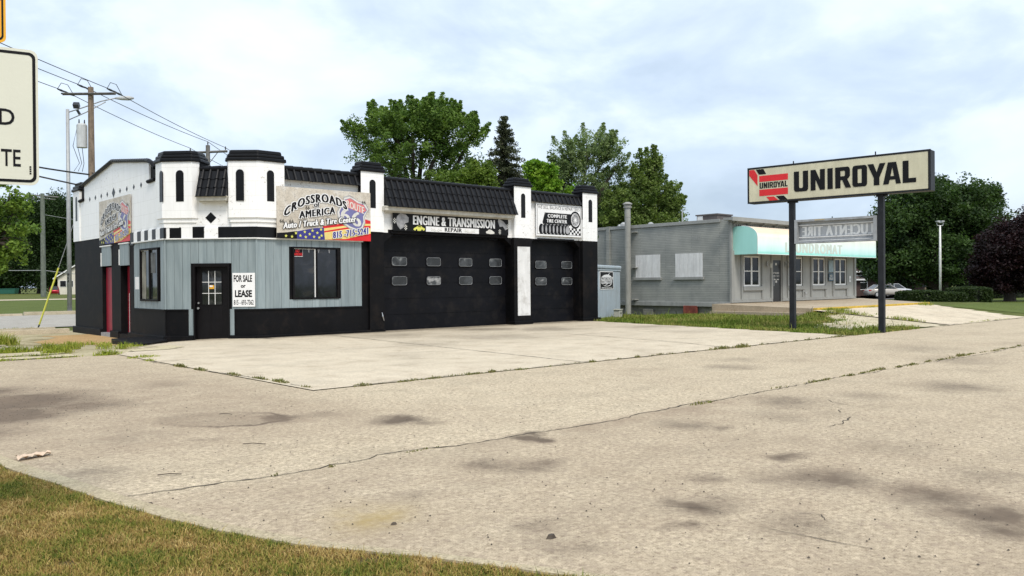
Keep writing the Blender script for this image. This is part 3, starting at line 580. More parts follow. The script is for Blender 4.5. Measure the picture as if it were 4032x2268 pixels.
# piers standing proud of the left wall
w.box(-30.06, -30.06, 0, 0, 0, 0, LF) if 0 else None
build(w, 'black_wall', M['black'])
# footings
w = MB()
for a, b in ((8.9, 0),): pass
w.box(-33.5, -30.12, -.1, .07, -.3, .075, LF); w.box(-29.05, -28.17, -.1, .07, -.3, .075, LF); w.box(-27.23, -24.1, -.1, .07, -.3, .075, LF)
w.box(-.03, .8, -.1, .09, -.3, .08, CH); w.box(1.87, CL+.03, -.1, .09, -.3, .08, CH)
w.box(10.3, 14.62, -.1, .1, -.2, .085, FR); w.box(20.08, 20.99, -.1, .22, -.2, .13, FR); w.box(23.68, 24.72, -.1, .22, -.2, .13, FR); w.box(24.25, 24.55, 22.3, 33.2, -.2, .12)
build(w, 'footing', M['black'], bevel=.012)
# black dado cap strips under the siding
w = MB(); w.box(-26.77, -24.12, -.02, .045, .80, .845, LF); w.box(-.02, .64, -.02, .045, .80, .845, CH); w.box(1.98, CL+.02, -.02, .045, .80, .845, CH); w.box(10.34, 13.83, -.02, .045, .80, .845, FR)
w.box(.61, .64, 0, .04, .08, .80, CH); w.box(1.98, 2.01, 0, .04, .08, .80, CH)
build(w, 'sill_strip', M['black'])
w = MB(); w.box(-26.77, -24.12, -.02, .02, .07, .80, LF); w.box(-.02, .61, -.02, .022, .07, .80, CH); w.box(2.01, CL+.02, -.02, .022, .07, .80, CH); w.box(10.34, 13.8, -.02, .02, .08, .80, FR)
build(w, 'black_dado', M['black'])
# black band and squares above the siding, pale drip trim
w = MB()
for a, b in ((.125, .465), (.795, 1.13)): w.box(a, b, -.02, .065, 2.872, 3.195, CH)
w.box(1.54, CL+.03, -.02, .065, 2.872, 3.185, CH); w.box(10.33, 10.92, -.02, .065, 2.872, 3.185, FR); w.box(10.92, 13.72, -.02, .01, 2.872, 3.165, FR)
for a, b in ((27.0, 26.68), (26.34, 26.02), (25.70, 25.39), (25.04, 24.74), (24.38, 24.06)): w.box(-a, -b, -.02, .05, 2.78 if a > 26.9 else 2.872, 3.175, LF)
build(w, 'black_block', M['blackslit'], bevel=.01)
w = MB()
w.box(-.03, .125, -.02, .06, 2.868, 3.17, CH); w.box(.465, .795, -.02, .06, 2.868, 3.17, CH); w.box(1.13, 1.54, -.02, .06, 2.868, 3.17, CH)
for a, b in ((26.68, 26.34), (26.02, 25.70), (25.39, 25.04), (24.74, 24.38)): w.box(-a, -b, -.02, .045, 2.868, 3.17, LF)
build(w, 'white_block', M['white'], bevel=.01)
w = MB(); w.box(-26.8, -24.1, -.02, .075, 2.835, 2.87, LF); w.box(-.04, CL+.04, -.02, .085, 2.84, 2.872, CH); w.box(10.32, 13.83, -.02, .08, 2.835, 2.872, FR)
w.box(-30.2, -29.0, -.02, .04, 2.85, 2.89, LF); w.box(-28.2, -27.2, -.02, .04, 2.86, 2.90, LF); w.box(-30.13, -30.05, -.03, .03, 2.2, 2.65, LF); w.box(-28.2, -28.13, -.03, .03, 2.2, 2.7, LF)
build(w, 'drip_trim', M['trimwhite'])
# siding boards
def boards(spans, F, holes, name='siding', wd=.245):
    mb = MB(); tn = []
    for u0, u1, z0, z1 in spans:
        k = max(1, round((u1-u0)/wd)); d = (u1-u0)/k
        for i in range(k):
            a, b = u0+i*d+.004, u0+(i+1)*d-.004; t = .9+.2*random.random(); segs = [(z0, z1)]
            for h in holes:
                if a < h[1] and b > h[0]:
                    ns = []
                    for s0, s1 in segs:
                        if a >= h[0]-.05 and b <= h[1]+.05 or True:
                            if s0 < h[2]: ns.append((s0, min(s1, h[2])))
                            if s1 > h[3]: ns.append((max(s0, h[3]), s1))
                    segs = ns
            for s0, s1 in segs:
                if s1-s0 < .02: continue
                n0 = len(mb.v); mb.box(a, b, -.01, .018+.004*(i % 2), s0, s1, F); tn += [t]*(len(mb.v)-n0)
    o = mb.build(name, M['siding'], shop, tone=np.array(tn)); return o
boards([(.0, CL, .845, 2.84)], CH, [(.79, 1.84, 0, 2.15)]); boards([(.64, .79, .1, .845)], CH, [], wd=.15); boards([(1.84, 1.98, .1, .845)], CH, [], wd=.15)
boards([(10.37, 13.8, .845, 2.835)], FR, [(11.45, 12.99, 1.09, 2.64)])
for cx_, cy_ in ((8.462, 24.145), (10.345, 22.282)): MB().tube([(cx_, cy_, .845), (cx_, cy_, 2.84)], .03, 8).build('corner_trim', M['siding'], shop, tone=np.ones(16))
boards([(-26.74, -24.17, .845, 2.835)], LF, [(-26.15, -24.59, 1.07, 2.64)]); boards([(-30.05, -29.06, 2.2, 2.85)], LF, []); boards([(-28.13, -27.24, 2.18, 2.86)], LF, [])
# towers
def tower(F, plan, slits, z_low, capdz=0, name='tower', sidef=None, ztop=5.05, slitz=(3.91, 4.80), black=None):
    """plan: list of (x,y); slits: list of (Frame, u0, u1, n)"""
    t = MB().prism(plan, z_low, ztop).build(name, M['white'], shop)
    if black: b = MB(); [b.box(*bb) for bb in black]; b.build('painted_side', M['black'], t)
    cx = sum(p[0] for p in plan)/len(plan); cy = sum(p[1] for p in plan)/len(plan)
    def off(d):
        P = [Vector(p) for p in plan]; out = []; A = sum(P[i].x*P[(i+1) % len(P)].y-P[(i+1) % len(P)].x*P[i].y for i in range(len(P))); sg = 1 if A > 0 else -1
        for i in range(len(P)):
            a, b, c = P[i-1], P[i], P[(i+1) % len(P)]; e1 = (b-a).normalized(); e2 = (c-b).normalized(); n1_ = Vector((e1.y, -e1.x))*sg; n2_ = Vector((e2.y, -e2.x))*sg
            bis = (n1_+n2_).normalized(); out.append(tuple(b+bis*(d/max(.35, bis.dot(n1_)))))
        return out
    c = MB(); c.prism(off(.055), ztop-.01, ztop+.10, .985); c.prism(off(.015), ztop+.10, ztop+.20, .98); c.prism(off(-.04), ztop+.20, ztop+.315, .96)
    c.build('tower_cap', M['blackgl'], t, bevel=.03)
    for Fs, a, b, n in slits:
        r = (b-a)/2; poly = [(a, slitz[0]), (b, slitz[0]), (b, slitz[1]-r)]+[((a+b)/2+r*math.cos(q), slitz[1]-r+r*math.sin(q)) for q in [math.pi*i/10 for i in range(1, 10)]]+[(a, slitz[1]-r)]
        s = MB().plate(Fs, poly, n-.02, n+.006)
        for zz in (4.1, 4.32, 4.54): s.box(a+.004, b-.004, n, n+.009, zz, zz+.008, Fs)
        s.build('slit_window', M['blackslit'], t)
    return t
P_ = lambda F, u, n: F(u, n, 0)[:2]
# tower 1 (left end of the cut corner)
tower(CH, black=[(.978, .99, -.61, -.04, 4.0, 5.035, CH)], plan=[(8.37, 24.58), (8.37, 24.085), P_(CH, .83, .15), P_(CH, .975, -.02), P_(CH, .975, -.62), (9.35, 24.9), (8.9, 25.0)], slits=[(CH, .37, .595, .15), (Frame((8.37, 0), (0, -1)), -24.26, -24.03, 0)], z_low=3.44, name='tower')
# tower 2
tower(CH, [P_(CH, 1.78, -.02), P_(CH, 1.885, .15), (10.36, 22.15), (11.16, 22.15), (11.16, 22.95), (10.8, 23.2), P_(CH, 1.78, -.6)], [(CH, 2.105, 2.33, .15), (Frame((0, 22.15), (1, 0)), 10.62, 10.84, 0)], 3.44, name='tower')
# stepped corbels under the towers
w = MB(); w.prism([(8.41, 24.55), (8.41, 24.1), P_(CH, .81, .10), P_(CH, .93, -.02), (9.2, 24.6)], 3.315, 3.44); w.prism([(8.43, 24.5), (8.43, 24.12), P_(CH, .80, .06), P_(CH, .88, -.02), (9.2, 24.6)], ZB, 3.315)
w.prism([P_(CH, 1.8, -.02), P_(CH, 1.91, .10), (10.37, 22.2), (11.14, 22.2), (11.14, 22.6), (10.8, 22.9)], 3.315, 3.44); w.prism([P_(CH, 1.82, -.02), P_(CH, 1.93, .06), (10.38, 22.24), (11.12, 22.24), (11.12, 22.6), (10.8, 22.9)], ZB, 3.315)
build(w, 'corbel', M['white'])
F15 = Frame((0, 22.15), (1, 0))
for a, b, s0, s1, zl in ((13.72, 14.56, 14.03, 14.255, ZB), (20.14, 20.98, 20.48, 20.69, ZB), (23.77, 24.61, 24.1, 24.315, ZB-.01)):
    t = tower(F15, [(a, 22.15), (b, 22.15), (b, 22.66), (a, 22.66)], [(F15, s0, s1, 0)], zl, name='tower', black=[(a-.012, a-.002, 22.153, 22.65, 4.0, 5.04)])
# far left tower
F83 = Frame((8.42, 0), (0, -1))
tower(F83, [(8.42, 33.42), (8.42, 32.62), (9.0, 32.62), (9.0, 33.42)], [(F83, -33.1, -32.88, 0)], ZB, name='tower', ztop=5.0)
# black pillars below the white towers
for a, b in ((20.12, 20.99), (23.76, 24.62)):
    p = MB().box(a, b, 22.155, 22.7, .1, ZB-.012 if a < 21 else ZB-.022).build('pillar', M['black'], shop)
    if a < 21: MB().box(20.28, 20.9, 22.135, 22.15, .335, 2.85).build('white_panel', paint('chipped_white_panel', (.72, .72, .71), .5, .05, 4, .1, .1, 40, dirt=(.35, .33, .3), dirtamt=.8), p)
MB().box(14.04, 14.56, 22.19, 22.5, .085, ZB-.02).build('pillar', M['black'], shop)
# gable coping of half round tiles and the black returns beside it
w = MB()
def coping(p0, p1, n, r=.055):
    p0, p1 = Vector(p0), Vector(p1)
    for i in range(n):
        a = p0.lerp(p1, i/n); b = p0.lerp(p1, (i+1)/n+.012); w.tube([a, b], [r, r*1.1], 10)
coping((8.40, 28.74, 5.61), (8.40, 25.36, 5.24), 16); coping((8.40, 28.74, 5.61), (8.40, 32.1, 5.14), 15)
w.tube([(8.40, 25.40, 5.24), (8.40, 25.2, 5.20), (8.42, 25.02, 5.12), (8.46, 24.88, 4.98)], .07, 10)
build(w, 'gable_coping', M['blackgl'])
w = MB(); w.box(8.5, 8.9, 24.86, 25.36, 4.58, 5.2); w.tube([(8.43, 24.86, 4.63), (8.42, 25.40, 4.61)], .055, 10); w.box(8.5, 8.9, 32.1, 32.6, 4.58, 5.14); w.tube([(8.43, 32.1, 4.62), (8.42, 32.6, 4.60)], .055, 10)
w.plate(LF, [(-25.36, 4.6), (-24.84, 4.6), (-24.84, 5.12), (-24.95, 5.22), (-25.15, 5.27), (-25.36, 5.27)], -.26, -.2)
w.build_each('tile_return', M['black'], shop)
# small diamonds
w = MB()
for i in range(9):
    y = 26.07+i*.6675; c = 4.58; hw, hh_ = (.165, .165) if i == 4 else (.09, .085); w.plate(LF, [(-y-hw, c), (-y, c-hh_), (-y+hw, c), (-y, c+hh_)], -.01, .006)
w.plate(CH, [(1.15, 3.45), (1.31, 3.29), (1.47, 3.45), (1.31, 3.61)], -.01, .008)
build(w, 'diamond', M['blackslit'])
# tiled parapet roofs: pans, half round ribs in courses, ridge caps
def tiles(F, u0, u1, zr, ze, nr, ne, courses, pitch=.225):
    r = MB(); dz = (zr-ze)/courses; dn = (ne-nr)/courses
    for c in range(courses):
        za, zb = zr-c*dz, zr-(c+1)*dz-.03; na, nb = nr+c*dn+.0, nr+(c+1)*dn+.0
        r.add([F(u0, na, za), F(u1, na, za), F(u1, nb+.03, zb), F(u0, nb+.03, zb), F(u0, nb+.0, zb), F(u1, nb+.0, zb)], [(0, 1, 2, 3), (3, 2, 5, 4)])
        k = round((u1-u0)/pitch)
        for i in range(k):
            u = u0+(i+.5)*(u1-u0)/k; seg = 6; P = []; jit_ = random.uniform(-.008, .008)
            for (nn_, zz, rr, lift) in ((na, za, .045, .0), (nb, zb, .058, .028)):
                for j in range(seg+1):
                    q = math.pi*j/seg; P.append(F(u+jit_-rr*math.cos(q), nn_+lift+rr*.9*math.sin(q), zz+.35*rr*math.sin(q)))
            fs = [(j, j+1, seg+2+j, seg+1+j) for j in range(seg)]+[tuple(range(seg+1, 2*seg+2))]; r.add(P, fs)
    r.add([F(u0, nr-.2, zr), F(u1, nr-.2, zr), F(u1, nr-.2, zr-.3), F(u0, nr-.2, zr-.3), F(u0, nr, zr), F(u1, nr, zr)], [(0, 1, 2, 3), (0, 1, 5, 4)])
    for u in (u0, u1): r.add([F(u, nr-.2, zr), F(u, nr, zr), F(u, ne+.02, ze-.02), F(u, nr-.2, ze-.02)], [(0, 1, 2, 3)])
    o = r.build('tiled_roof', M['blackgl'], shop)
    c = MB(); k = round((u1-u0)/.30)
    for i in range(k):
        a = u0+i*(u1-u0)/k; b = u0+(i+1)*(u1-u0)/k+.015; c.tube([F(a, nr-.03, zr+.03), F(b, nr-.03, zr+.032)], [.075, .088], 12)
    c.build('ridge_cap', M['blackgl'], o, smooth=False); return o
tiles(FR, 11.18, 13.70, 4.90, 4.60, 0, .14, 1); tiles(FR, 14.60, 20.12, 4.84, 4.0, .02, .40, 2) if 0 else tiles(FR, 14.58, 20.10, 4.86, 4.0, .0, .40, 3)
tiles(FR, 21.0, 23.75, 4.86, 4.57, 0, .14, 1); tiles(CH, 1.0, 1.87, 4.82, 4.05, 0, .30, 3, .2)
w = MB(); w.box(14.48, 20.02, -.05, .33, 3.85, 3.985, FR); w.box(14.44, 20.06, .33, .35, 3.955, 3.99, FR); w.add([FR(14.6, 0, 3.78), FR(19.9, 0, 3.78), FR(19.95, .3, 3.85), FR(14.55, .3, 3.85), FR(14.6, 0, 3.85), FR(19.9, 0, 3.85)], [(0, 1, 2, 3), (0, 3, 4), (1, 5, 2)])
build(w, 'fascia', M['cream'], bevel=.006)
w = MB(); w.plate(CH, [(.99, 4.03), (1.88, 4.03), (1.85, 3.91), (1.02, 3.91)], -.02, .26); w.box(1.06, 1.81, -.02, .18, 3.87, 3.91, CH); w.box(.96, 1.9, -.02, .30, 4.02, 4.04, CH)
build(w, 'fascia', M['cream'], bevel=.006)
# garage doors
def garage(u0, u1, ztop, wins):
    d = MB(); k = 6; hs = (ztop-.0)/k
    for i in range(k): d.box(u0, u1, -.40, -.34-(.004 if i % 2 else 0), i*hs+.006, (i+1)*hs-.006, FR); d.box(u0, u1, -.40, -.35, (i+.5)*hs-.003, (i+.5)*hs+.003, FR)
    d.box(u0, u1, -.42, -.36, 0, ztop, FR); d.box(u0, u1, -.42, -.30, .0, .03, FR)
    o = d.build('garage_door', M['garage'], shop)
    for i, (a, b, z0, z1) in enumerate(wins):
        def rr(a, b, z0, z1, r): return [(cx+r*math.cos(q), cz+r*math.sin(q)) for cx, cz, q0 in ((b-r, z1-r, 0), (a+r, z1-r, 90), (a+r, z0+r, 180), (b-r, z0+r, 270)) for q in [R(q0+s) for s in (0, 30, 60, 90)]]
        f = MB(); ou, inn = rr(a-.02, b+.02, z0-.02, z1+.02, .09), rr(a+.012, b-.012, z0+.012, z1-.012, .07); k2 = len(ou)
        f.add([FR(u, -.325, z) for u, z in ou]+[FR(u, -.318, z) for u, z in inn]+[FR(u, -.36, z) for u, z in ou], [(j, (j+1) % k2, k2+(j+1) % k2, k2+j) for j in range(k2)]+[(j, (j+1) % k2, 2*k2+(j+1) % k2, 2*k2+j) for j in range(k2)])
        fo = f.build('window', M['garage'], o)
        g = MB().plate(FR, inn, -.335, -.326); g.build('pane', glass('reflection_pane_%d' % (i % 3), (.02, .022, .024), [((.05, .055, .06), (.22, .23, .23)), ((.03, .033, .036), (.09, .095, .10)), ((.06, .065, .07), (.38, .38, .38))][i % 3], .25), fo)  # three pane tones, mottled reflections painted into the colour
        t = MB(); t.tube([FR(u, -.318, z) for u, z in inn]+[FR(*[inn[0][0], -.318, inn[0][1]])], .006, 5, False); t.build('seal', M['alu'], fo)
    return o
garage(14.6, 20.15, 3.1, [(a, a+.6, z, z+.3) for z in (2.115, 1.475) for a in (15.15, 16.55, 17.94, 19.33)])
garage(20.95, 23.75, 3.1, [(a, a+.6, z, z+.3) for z in (2.065, 1.43) for a in (21.62, 23.03)])
w = MB(); w.tube([(14.46, 22.16, .62), (14.47, 22.13, .5), (14.52, 22.14, .36)], [.012, .022, .012], 6); build(w, 'door_bracket', M['metal'])
# windows in the siding
def swin(F, u0, u1, z0, z1, mull, pm, white='right'):
    f = MB(); t = .055
    f.box(u0, u1, -.02, .05, z0, z0+t, F); f.box(u0, u1, -.02, .05, z1-t, z1, F); f.box(u0, u0+t, -.02, .05, z0+t, z1-t, F); f.box(u1-t, u1, -.02, .05, z0+t, z1-t, F); f.box(mull-.02, mull+.045, -.02, .04, z0+t, z1-t, F)
    o = f.build('window', M['black'], shop, bevel=.004)
    MB().box(u0+.02, u1-.02, -.05, -.01, z0+.02, z1-.02, F).build('pane', pm, o)
    g = MB(); g.box(mull-.045, mull-.02, -.02, .03, z0+t, z1-t, F); g.box(u0+t, mull-.045, -.02, .02, z1-t-.012, z1-t, F); g.build('sash_trim', M['trimwhite'], o); return o
wf = swin(FR, 11.45, 12.99, 1.09, 2.64, 12.22, glass('shop_window_glass', (.006, .007, .009), ((.012, .014, .02), (.03, .028, .026))))
pn = MB()
for u in (12.0, 12.32, 12.68): pn.add([FR(u-.035, -.004, 2.575), FR(u+.035, -.004, 2.575), FR(u+.005, -.004, 2.46)], [(0, 1, 2)])
pn.build_each('pennant', M['print_grey'], wf)
wf = swin(LF, -26.15, -24.59, 1.07, 2.64, -25.36, glass('side_window_glass', (.012, .016, .018), ((.035, .04, .04), (.10, .09, .075))))
MB().box(-26.06, -25.75, -.008, .0, 1.13, 2.55, LF).build('curtain', paint('curtain_cloth', (.30, .29, .24), .9, .3, 3, .5), wf); MB().box(-25.3, -24.95, -.008, -.001, 1.9, 2.5, LF).build('curtain', paint('curtain_cloth_grey', (.16, .17, .17), .9, .3, 3, .5), wf)
# entry door
d = MB(); d.box(.79, .84, -.1, .05, -.05, 2.15, CH); d.box(1.80, 1.845, -.1, .05, -.05, 2.15, CH); d.box(.84, 1.80, -.1, .05, 2.06, 2.15, CH); ef = d.build('door_frame', M['doorblack'], shop)
d = MB(); d.box(.84, 1.80, -.2, -.10, -.06, 2.06, CH)
for a, b in ((.98, 1.26), (1.34, 1.62)):
    for z0, z1 in ((.1, .42), (.5, .84)): d.box(a, b, -.1, -.094, z0, z1, CH); d.box(a+.035, b-.035, -.094, -.088, z0+.035, z1-.035, CH)
ed = d.build('entry_door', M['doorblack'], shop)
d = MB(); d.box(.98, 1.58, -.1, -.085, .95, .975, CH); d.box(.98, 1.58, -.1, -.085, 1.935, 1.96, CH); d.box(.98, 1.0, -.1, -.085, .975, 1.935, CH); d.box(1.56, 1.58, -.1, -.085, .975, 1.935, CH); dw = d.build('door_window', M['doorblack'], ed)
MB().box(1.0, 1.56, -.1, -.094, .975, 1.935, CH).build('pane', glass('door_glass', (.01, .011, .012), ((.02, .022, .024), (.06, .06, .06))), dw)
d = MB(); [d.box(u-.008, u+.008, -.1, -.086, .975, 1.935, CH) for u in (1.187, 1.373)]; [d.box(1.0, 1.56, -.1, -.0855, z-.008, z+.008, CH) for z in (1.295, 1.615)]; d.build('muntins', M['trimwhite'], dw)
d = MB(); d.tube([CH(.90, -.1, 1.02), CH(.90, -.05, 1.02)], .027, 12); d.tube([CH(.90, -.1, .87), CH(.90, -.06, .87)], .02, 12); d.tube([CH(.90, -.06, .87), CH(.90, -.02, .87)], .032, 12); d.build_each('door_knob', M['metal'], ed)
c = MB().box(1.21, 1.35, -.084, -.08, 1.42, 1.53, CH).build('orange_notice', paint('orange_card', (.75, .38, .02), .6), ed); MB().box(1.215, 1.31, -.08, -.077, 1.48, 1.52, CH).build('white_slip', M['print_white'], c)
# red side doors
for a, b, dep in ((-30.1, -29.07, .13), (-28.15, -27.25, .22)):
    d = MB(); d.box(a+.02, b-.02, -dep-.06, -dep, -.04, 2.16, LF); d.box(a+.55, b-.05, -dep, -dep+.006, .05, 2.1, LF) if 0 else None
    o = d.build('side_door', M['red'], shop)
    MB().box(a, b, -dep-.1, .05, -.16, -.03 if a < -29 else .0, LF).build('door_sill', M['alu' if a < -29 else 'black'], o)
MB().box(-27.262, -27.25, -.0, .006, .05, 1.3, LF).build('door_jamb', M['trimwhite'], shop)
# front step
st = MB(); st.prism([(7.42, 25.6), (7.18, 22.65), (7.6, 22.75), (8.3, 23.55), (8.42, 24.0), (8.40, 25.9)], -.2, .0)
tag(st.build('doorstep', M['black'], None, loc=(7.8, 24.3, -.1), bevel=.01), 'low black painted concrete step at the left corner of the shop', 'step')

# ------------------------------------------------------------------ banners and signs on the shop
def board(F, poly, n, name, label, cat, mat, th=.012, group=None):
    us = [p[0] for p in poly]; zs = [p[1] for p in poly]; c = F(sum(us)/len(us), n, min(zs))
    return tag(MB().plate(F, poly, n, n+th).build(name, mat, None, loc=c), label, cat, group)
def rect(u0, u1, z0, z1): return [(u0, z0), (u1, z0), (u1, z1), (u0, z1)]
def mapmat():
    mt, n, l, b = _new('banner_map_print')
    c = ramp(n, l, noise(n, l, 2.4, 5, .6), [(.3, (.42, .37, .30)), (.5, (.56, .51, .43)), (.7, (.66, .64, .60))])
    v = n.new('ShaderNodeTexVoronoi'); v.feature = 'DISTANCE_TO_EDGE'; v.inputs['Scale'].default_value = 9; l.new(n.new('ShaderNodeNewGeometry').outputs['Position'], v.inputs[0])
    c = mixc(n, l, ramp(n, l, v.outputs[0], [(.0, (.6,)*3), (.045, (0, 0, 0))]), c, (.26, .23, .20))
    c = mixc(n, l, ramp(n, l, noise(n, l, 14, 6, .75), [(.56, (0, 0, 0)), (.62, (.5,)*3)]), c, (.22, .2, .18))
    l.new(c, b.inputs['Base Color']); b.inputs['Roughness'].default_value = .5; return mt
MAP = mapmat()
def star(cx, cz, r): return [(cx+(r if i % 2 == 0 else r*.42)*math.sin(math.pi*i/5), cz+(r if i % 2 == 0 else r*.42)*math.cos(math.pi*i/5)) for i in range(10)]
def crossroads(F, u0, u1, z0, z1, n, label):
    W, H = u1-u0, z1-z0; q = lambda a, b: (u0+a*W, z0+b*H)      # unit coordinates, b up
    P = lambda pts: [q(a, b) for a, b in pts]
    o = board(F, rect(u0, u1, z0, z1), n, 'banner', label, 'banner', MAP, .01, 'crossroads banners on the shop walls')
    k = [n+.01]
    def lay(mat, *polys, name='print'):
        k[0] += .0012; mb = MB()
        for p in polys: mb.plate(F, P(p), k[0]-.001, k[0])
        return mb.build(name, mat, o)
    # flag at the bottom
    lay(M['print_red'], [(.47, .0), (1, 0), (1, .42), (.93, .45), (.8, .40), (.66, .33), (.47, .27)], name='flag_stripes')
    lay(M['print_yellow'], [(.48, .0), (.72, .03), (1, .16), (1, .27), (.86, .27), (.7, .22), (.48, .14)], [(.48, .17), (.66, .24), (.86, .31), (1, .32), (1, .36), (.84, .35), (.66, .28), (.48, .225)], name='flag_stripes')
    lay(M['print_red'], [(.74, .0), (1, 0), (1, .10)], name='flag_stripes')
    lay(M['print_blue'], [(.17, .0), (.49, 0), (.48, .24), (.38, .22), (.28, .18), (.17, .13)], name='flag_canton')
    lay(M['print_black'], [(0, 0), (.20, 0), (.20, .15), (.1, .12), (0, .10)], name='flag_canton')
    asp = W/H
    mb = MB(); k[0] += .0012
    for sx, sz, m_ in ((.09, .05, 0), (.15, .04, 0), (.19, .11, 0), (.235, .065, 0), (.29, .04, 0), (.33, .10, 0), (.375, .05, 0), (.43, .04, 0), (.41, .13, 0), (.455, .08, 0), (.36, .17, 0), (.28, .14, 0), (.45, .2, 0)):
        mb.plate(F, star(*q(sx, sz), .052), k[0]-.001, k[0])
    mb.build_each('star', M['print_lime'], o)
    # route shield
    sh = [(.70, .86), (.765, .90), (.80, .87), (.86, .80), (.93, .78), (.975, .65), (.955, .60), (.925, .50), (.93, .38), (.90, .25), (.84, .21), (.76, .26), (.68, .35), (.64, .46), (.63, .57), (.66, .68), (.70, .74)]
    def sc(p, f, cx=.80, cy=.55): return [(cx+(a-cx)*f, cy+(b-cy)*f) for a, b in p]
    lay(M['print_grey'], sc(sh, 1.06), name='shield'); lay(M['print_pale'], sh, name='shield'); lay(M['print_fadeblue'], sc(sh, .90), name='shield')
    lay(M['print_fadered'], [(.71, .81), (.765, .86), (.80, .83), (.86, .765), (.92, .74), (.95, .63), (.90, .57), (.70, .69)], name='shield')
    mb = MB(); k[0] += .0012; text(mb, F, 'ROUTE', q(.725, 0)[0], q(.925, 0)[0], q(0, .62)[1], q(0, .76)[1], k[0], 0, 1.1, warp=lambda x, y, u, z: (u, z+(.5-x)*.13*H), fat=.008); mb.build('lettering', M['print_pale'], o)
    mb = MB(); k[0] += .0012; text(mb, F, '66', q(.66, 0)[0], q(.89, 0)[0], q(0, .33)[1], q(0, .63)[1], k[0], 0, 1.05, warp=lambda x, y, u, z: (u, z+(.5-x)*.12*H), fat=.022); mb.build('lettering', M['print_pale'], o)
    mb = MB(); k[0] += .0012
    for a, b in ((.05, .33), (.145, .33), (.31, .61), (.57, .60), (.92, .79)): text(mb, F, '66', q(a-.022, 0)[0], q(a+.022, 0)[0], q(0, b-.03)[1], q(0, b+.04)[1], k[0], .0)
    mb.build('lettering', M['print_black'], o)
    arc = lambda x, y, u, z: (u+(y-.5)*(x-.5)*-.10*W*.3, z+(.30*H*(1-(1.7*(x-.62))**2)-.30*H))
    rise = lambda s: (lambda x, y, u, z: (u, z+(x-.5)*s*H))
    def word(s, a0, a1, b0, b1, wf_, mo, mi, fat=.010, rg=.016, sp=1.0, shear=.0):
        for m_, rr_ in ((mo, rg), (mi, 0)):
            k[0] += .0022; mb = MB(); text(mb, F, s, q(a0, 0)[0], q(a1, 0)[0], q(0, b0)[1], q(0, b1)[1], k[0], 0, sp, shear, wf_, None, False, fat, rr_); mb.build('lettering', m_, o)
    word('CROSSROADS', .07, .73, .74, .905, arc, M['print_white'], M['print_black'], .020, .026, 1.22)
    word('of', .375, .435, .635, .745, None, M['print_white'], M['print_black'], .009, .016, shear=.1)
    word('AMERICA', .22, .60, .465, .60, rise(.13), M['print_white'], M['print_black'], .018, .024, 1.18)
    word('Auto / Truck & Tire Center', .06, .83, .285, .405, rise(.20), M['print_black'], M['print_white'], .012, .02, 1.12, .1)
    word('815 -715-5241', .57, .965, .09, .22, rise(.12), M['print_white'], M['print_blue'], .014, .016, 1.15)
    return o
crossroads(FR, 10.9, 14.05, 2.865, 4.37, .155, 'printed crossroads banner with a faded shield on the front wall above the shop window')
bl = crossroads(LF, -30.2, -26.95, 2.93, 4.385, .03, 'greyed crossroads banner hanging on the left gable wall below the row of small diamonds')
# engine and transmission banner
u0, u1, z0, z1 = 14.92, 19.88, 3.235, 3.855
o = board(FR, rect(u0, u1, z0, z1), .1, 'banner', 'black engine and transmission repair banner above the wide garage door', 'banner', M['print_black'], .012)
mb = MB().plate(FR, rect(16.22, 18.5, 3.25, 3.425), .112, .114); mb.build('white_band', M['print_white'], o)
mb = MB(); text(mb, FR, 'ENGINE & TRANSMISSION', 15.70, 19.24, 3.46, 3.76, .115, 0, 1.12, fat=.018); mb.build('lettering', M['print_white'], o)
mb = MB(); text(mb, FR, 'REPAIR', 17.0, 17.74, 3.275, 3.41, .116, 0, 1.1, fat=.010); mb.build('lettering', M['print_black'], o)
mb = MB()
for cx in (16.42, 17.86):
    for sgn, ox in ((1, 0), (-1, .46)):
        for i in range(4):
            for j in range(3):
                if (i+j) % 2 == 0: a = cx+ox+sgn*i*.055; mb.plate(FR, [(a, 3.385-i*.012-j*.032), (a+sgn*.055, 3.373-i*.012-j*.032), (a+sgn*.065, 3.343-i*.012-j*.032), (a+sgn*.01, 3.355-i*.012-j*.032)], .114, .1155)
        mb.plate(FR, [(cx+ox+sgn*.0, 3.31), (cx+ox+sgn*.21, 3.262), (cx+ox+sgn*.215, 3.272), (cx+ox, 3.322)], .114, .1155)
for ox in (14.93, 15.36, 19.42, 19.78):
    for i in range(3):
        for j in range(5):
            if (i+j) % 2: mb.plate(FR, rect(ox+i*.035, ox+(i+1)*.035, 3.27+j*.035+(.2 if ox in (14.93, 19.78) else 0), 3.305+j*.035+(.2 if ox in (14.93, 19.78) else 0)), .112, .1135)
mb.build('checker_pattern', M['print_pale'], o)
mb = MB()
def poly_(pts, ox, oz, s, fl=1, v=1): return [(ox+fl*a*s, oz+b*s*v) for a, b in pts]
mb.plate(FR, poly_([(0, .45), (.1, .75), (.35, .95), (.75, .9), (1, .7), (.98, .4), (.7, .3), (.6, .05), (.35, -.1), (.15, .1)], 15.03, 3.33, .5), .112, .1135)
mb.plate(FR, poly_([(0, .8), (.1, 1), (.6, .8), (.95, .5), (1, .2), (.8, .1), (.55, .4), (.2, .35)], 19.38, 3.38, .44), .112, .1135)
mb.build_each('engine_print', M['print_grey'], o)
CARP = [(0, .15), (.02, .35), (.2, .5), (.4, .7), (.65, .72), (.8, .5), (.98, .4), (1, .2), (.9, .12), (.5, .05), (.15, .08)]
mb = MB(); mb.plate(FR, poly_(CARP, 15.72, 3.25, .46, 1, .55), .112, .1135); mb.build('car_print', M['print_lime'], o)
mb = MB(); mb.plate(FR, poly_(CARP, 19.22, 3.25, .40, -1, .6), .112, .1135); mb.build('car_print', M['print_pale'], o)
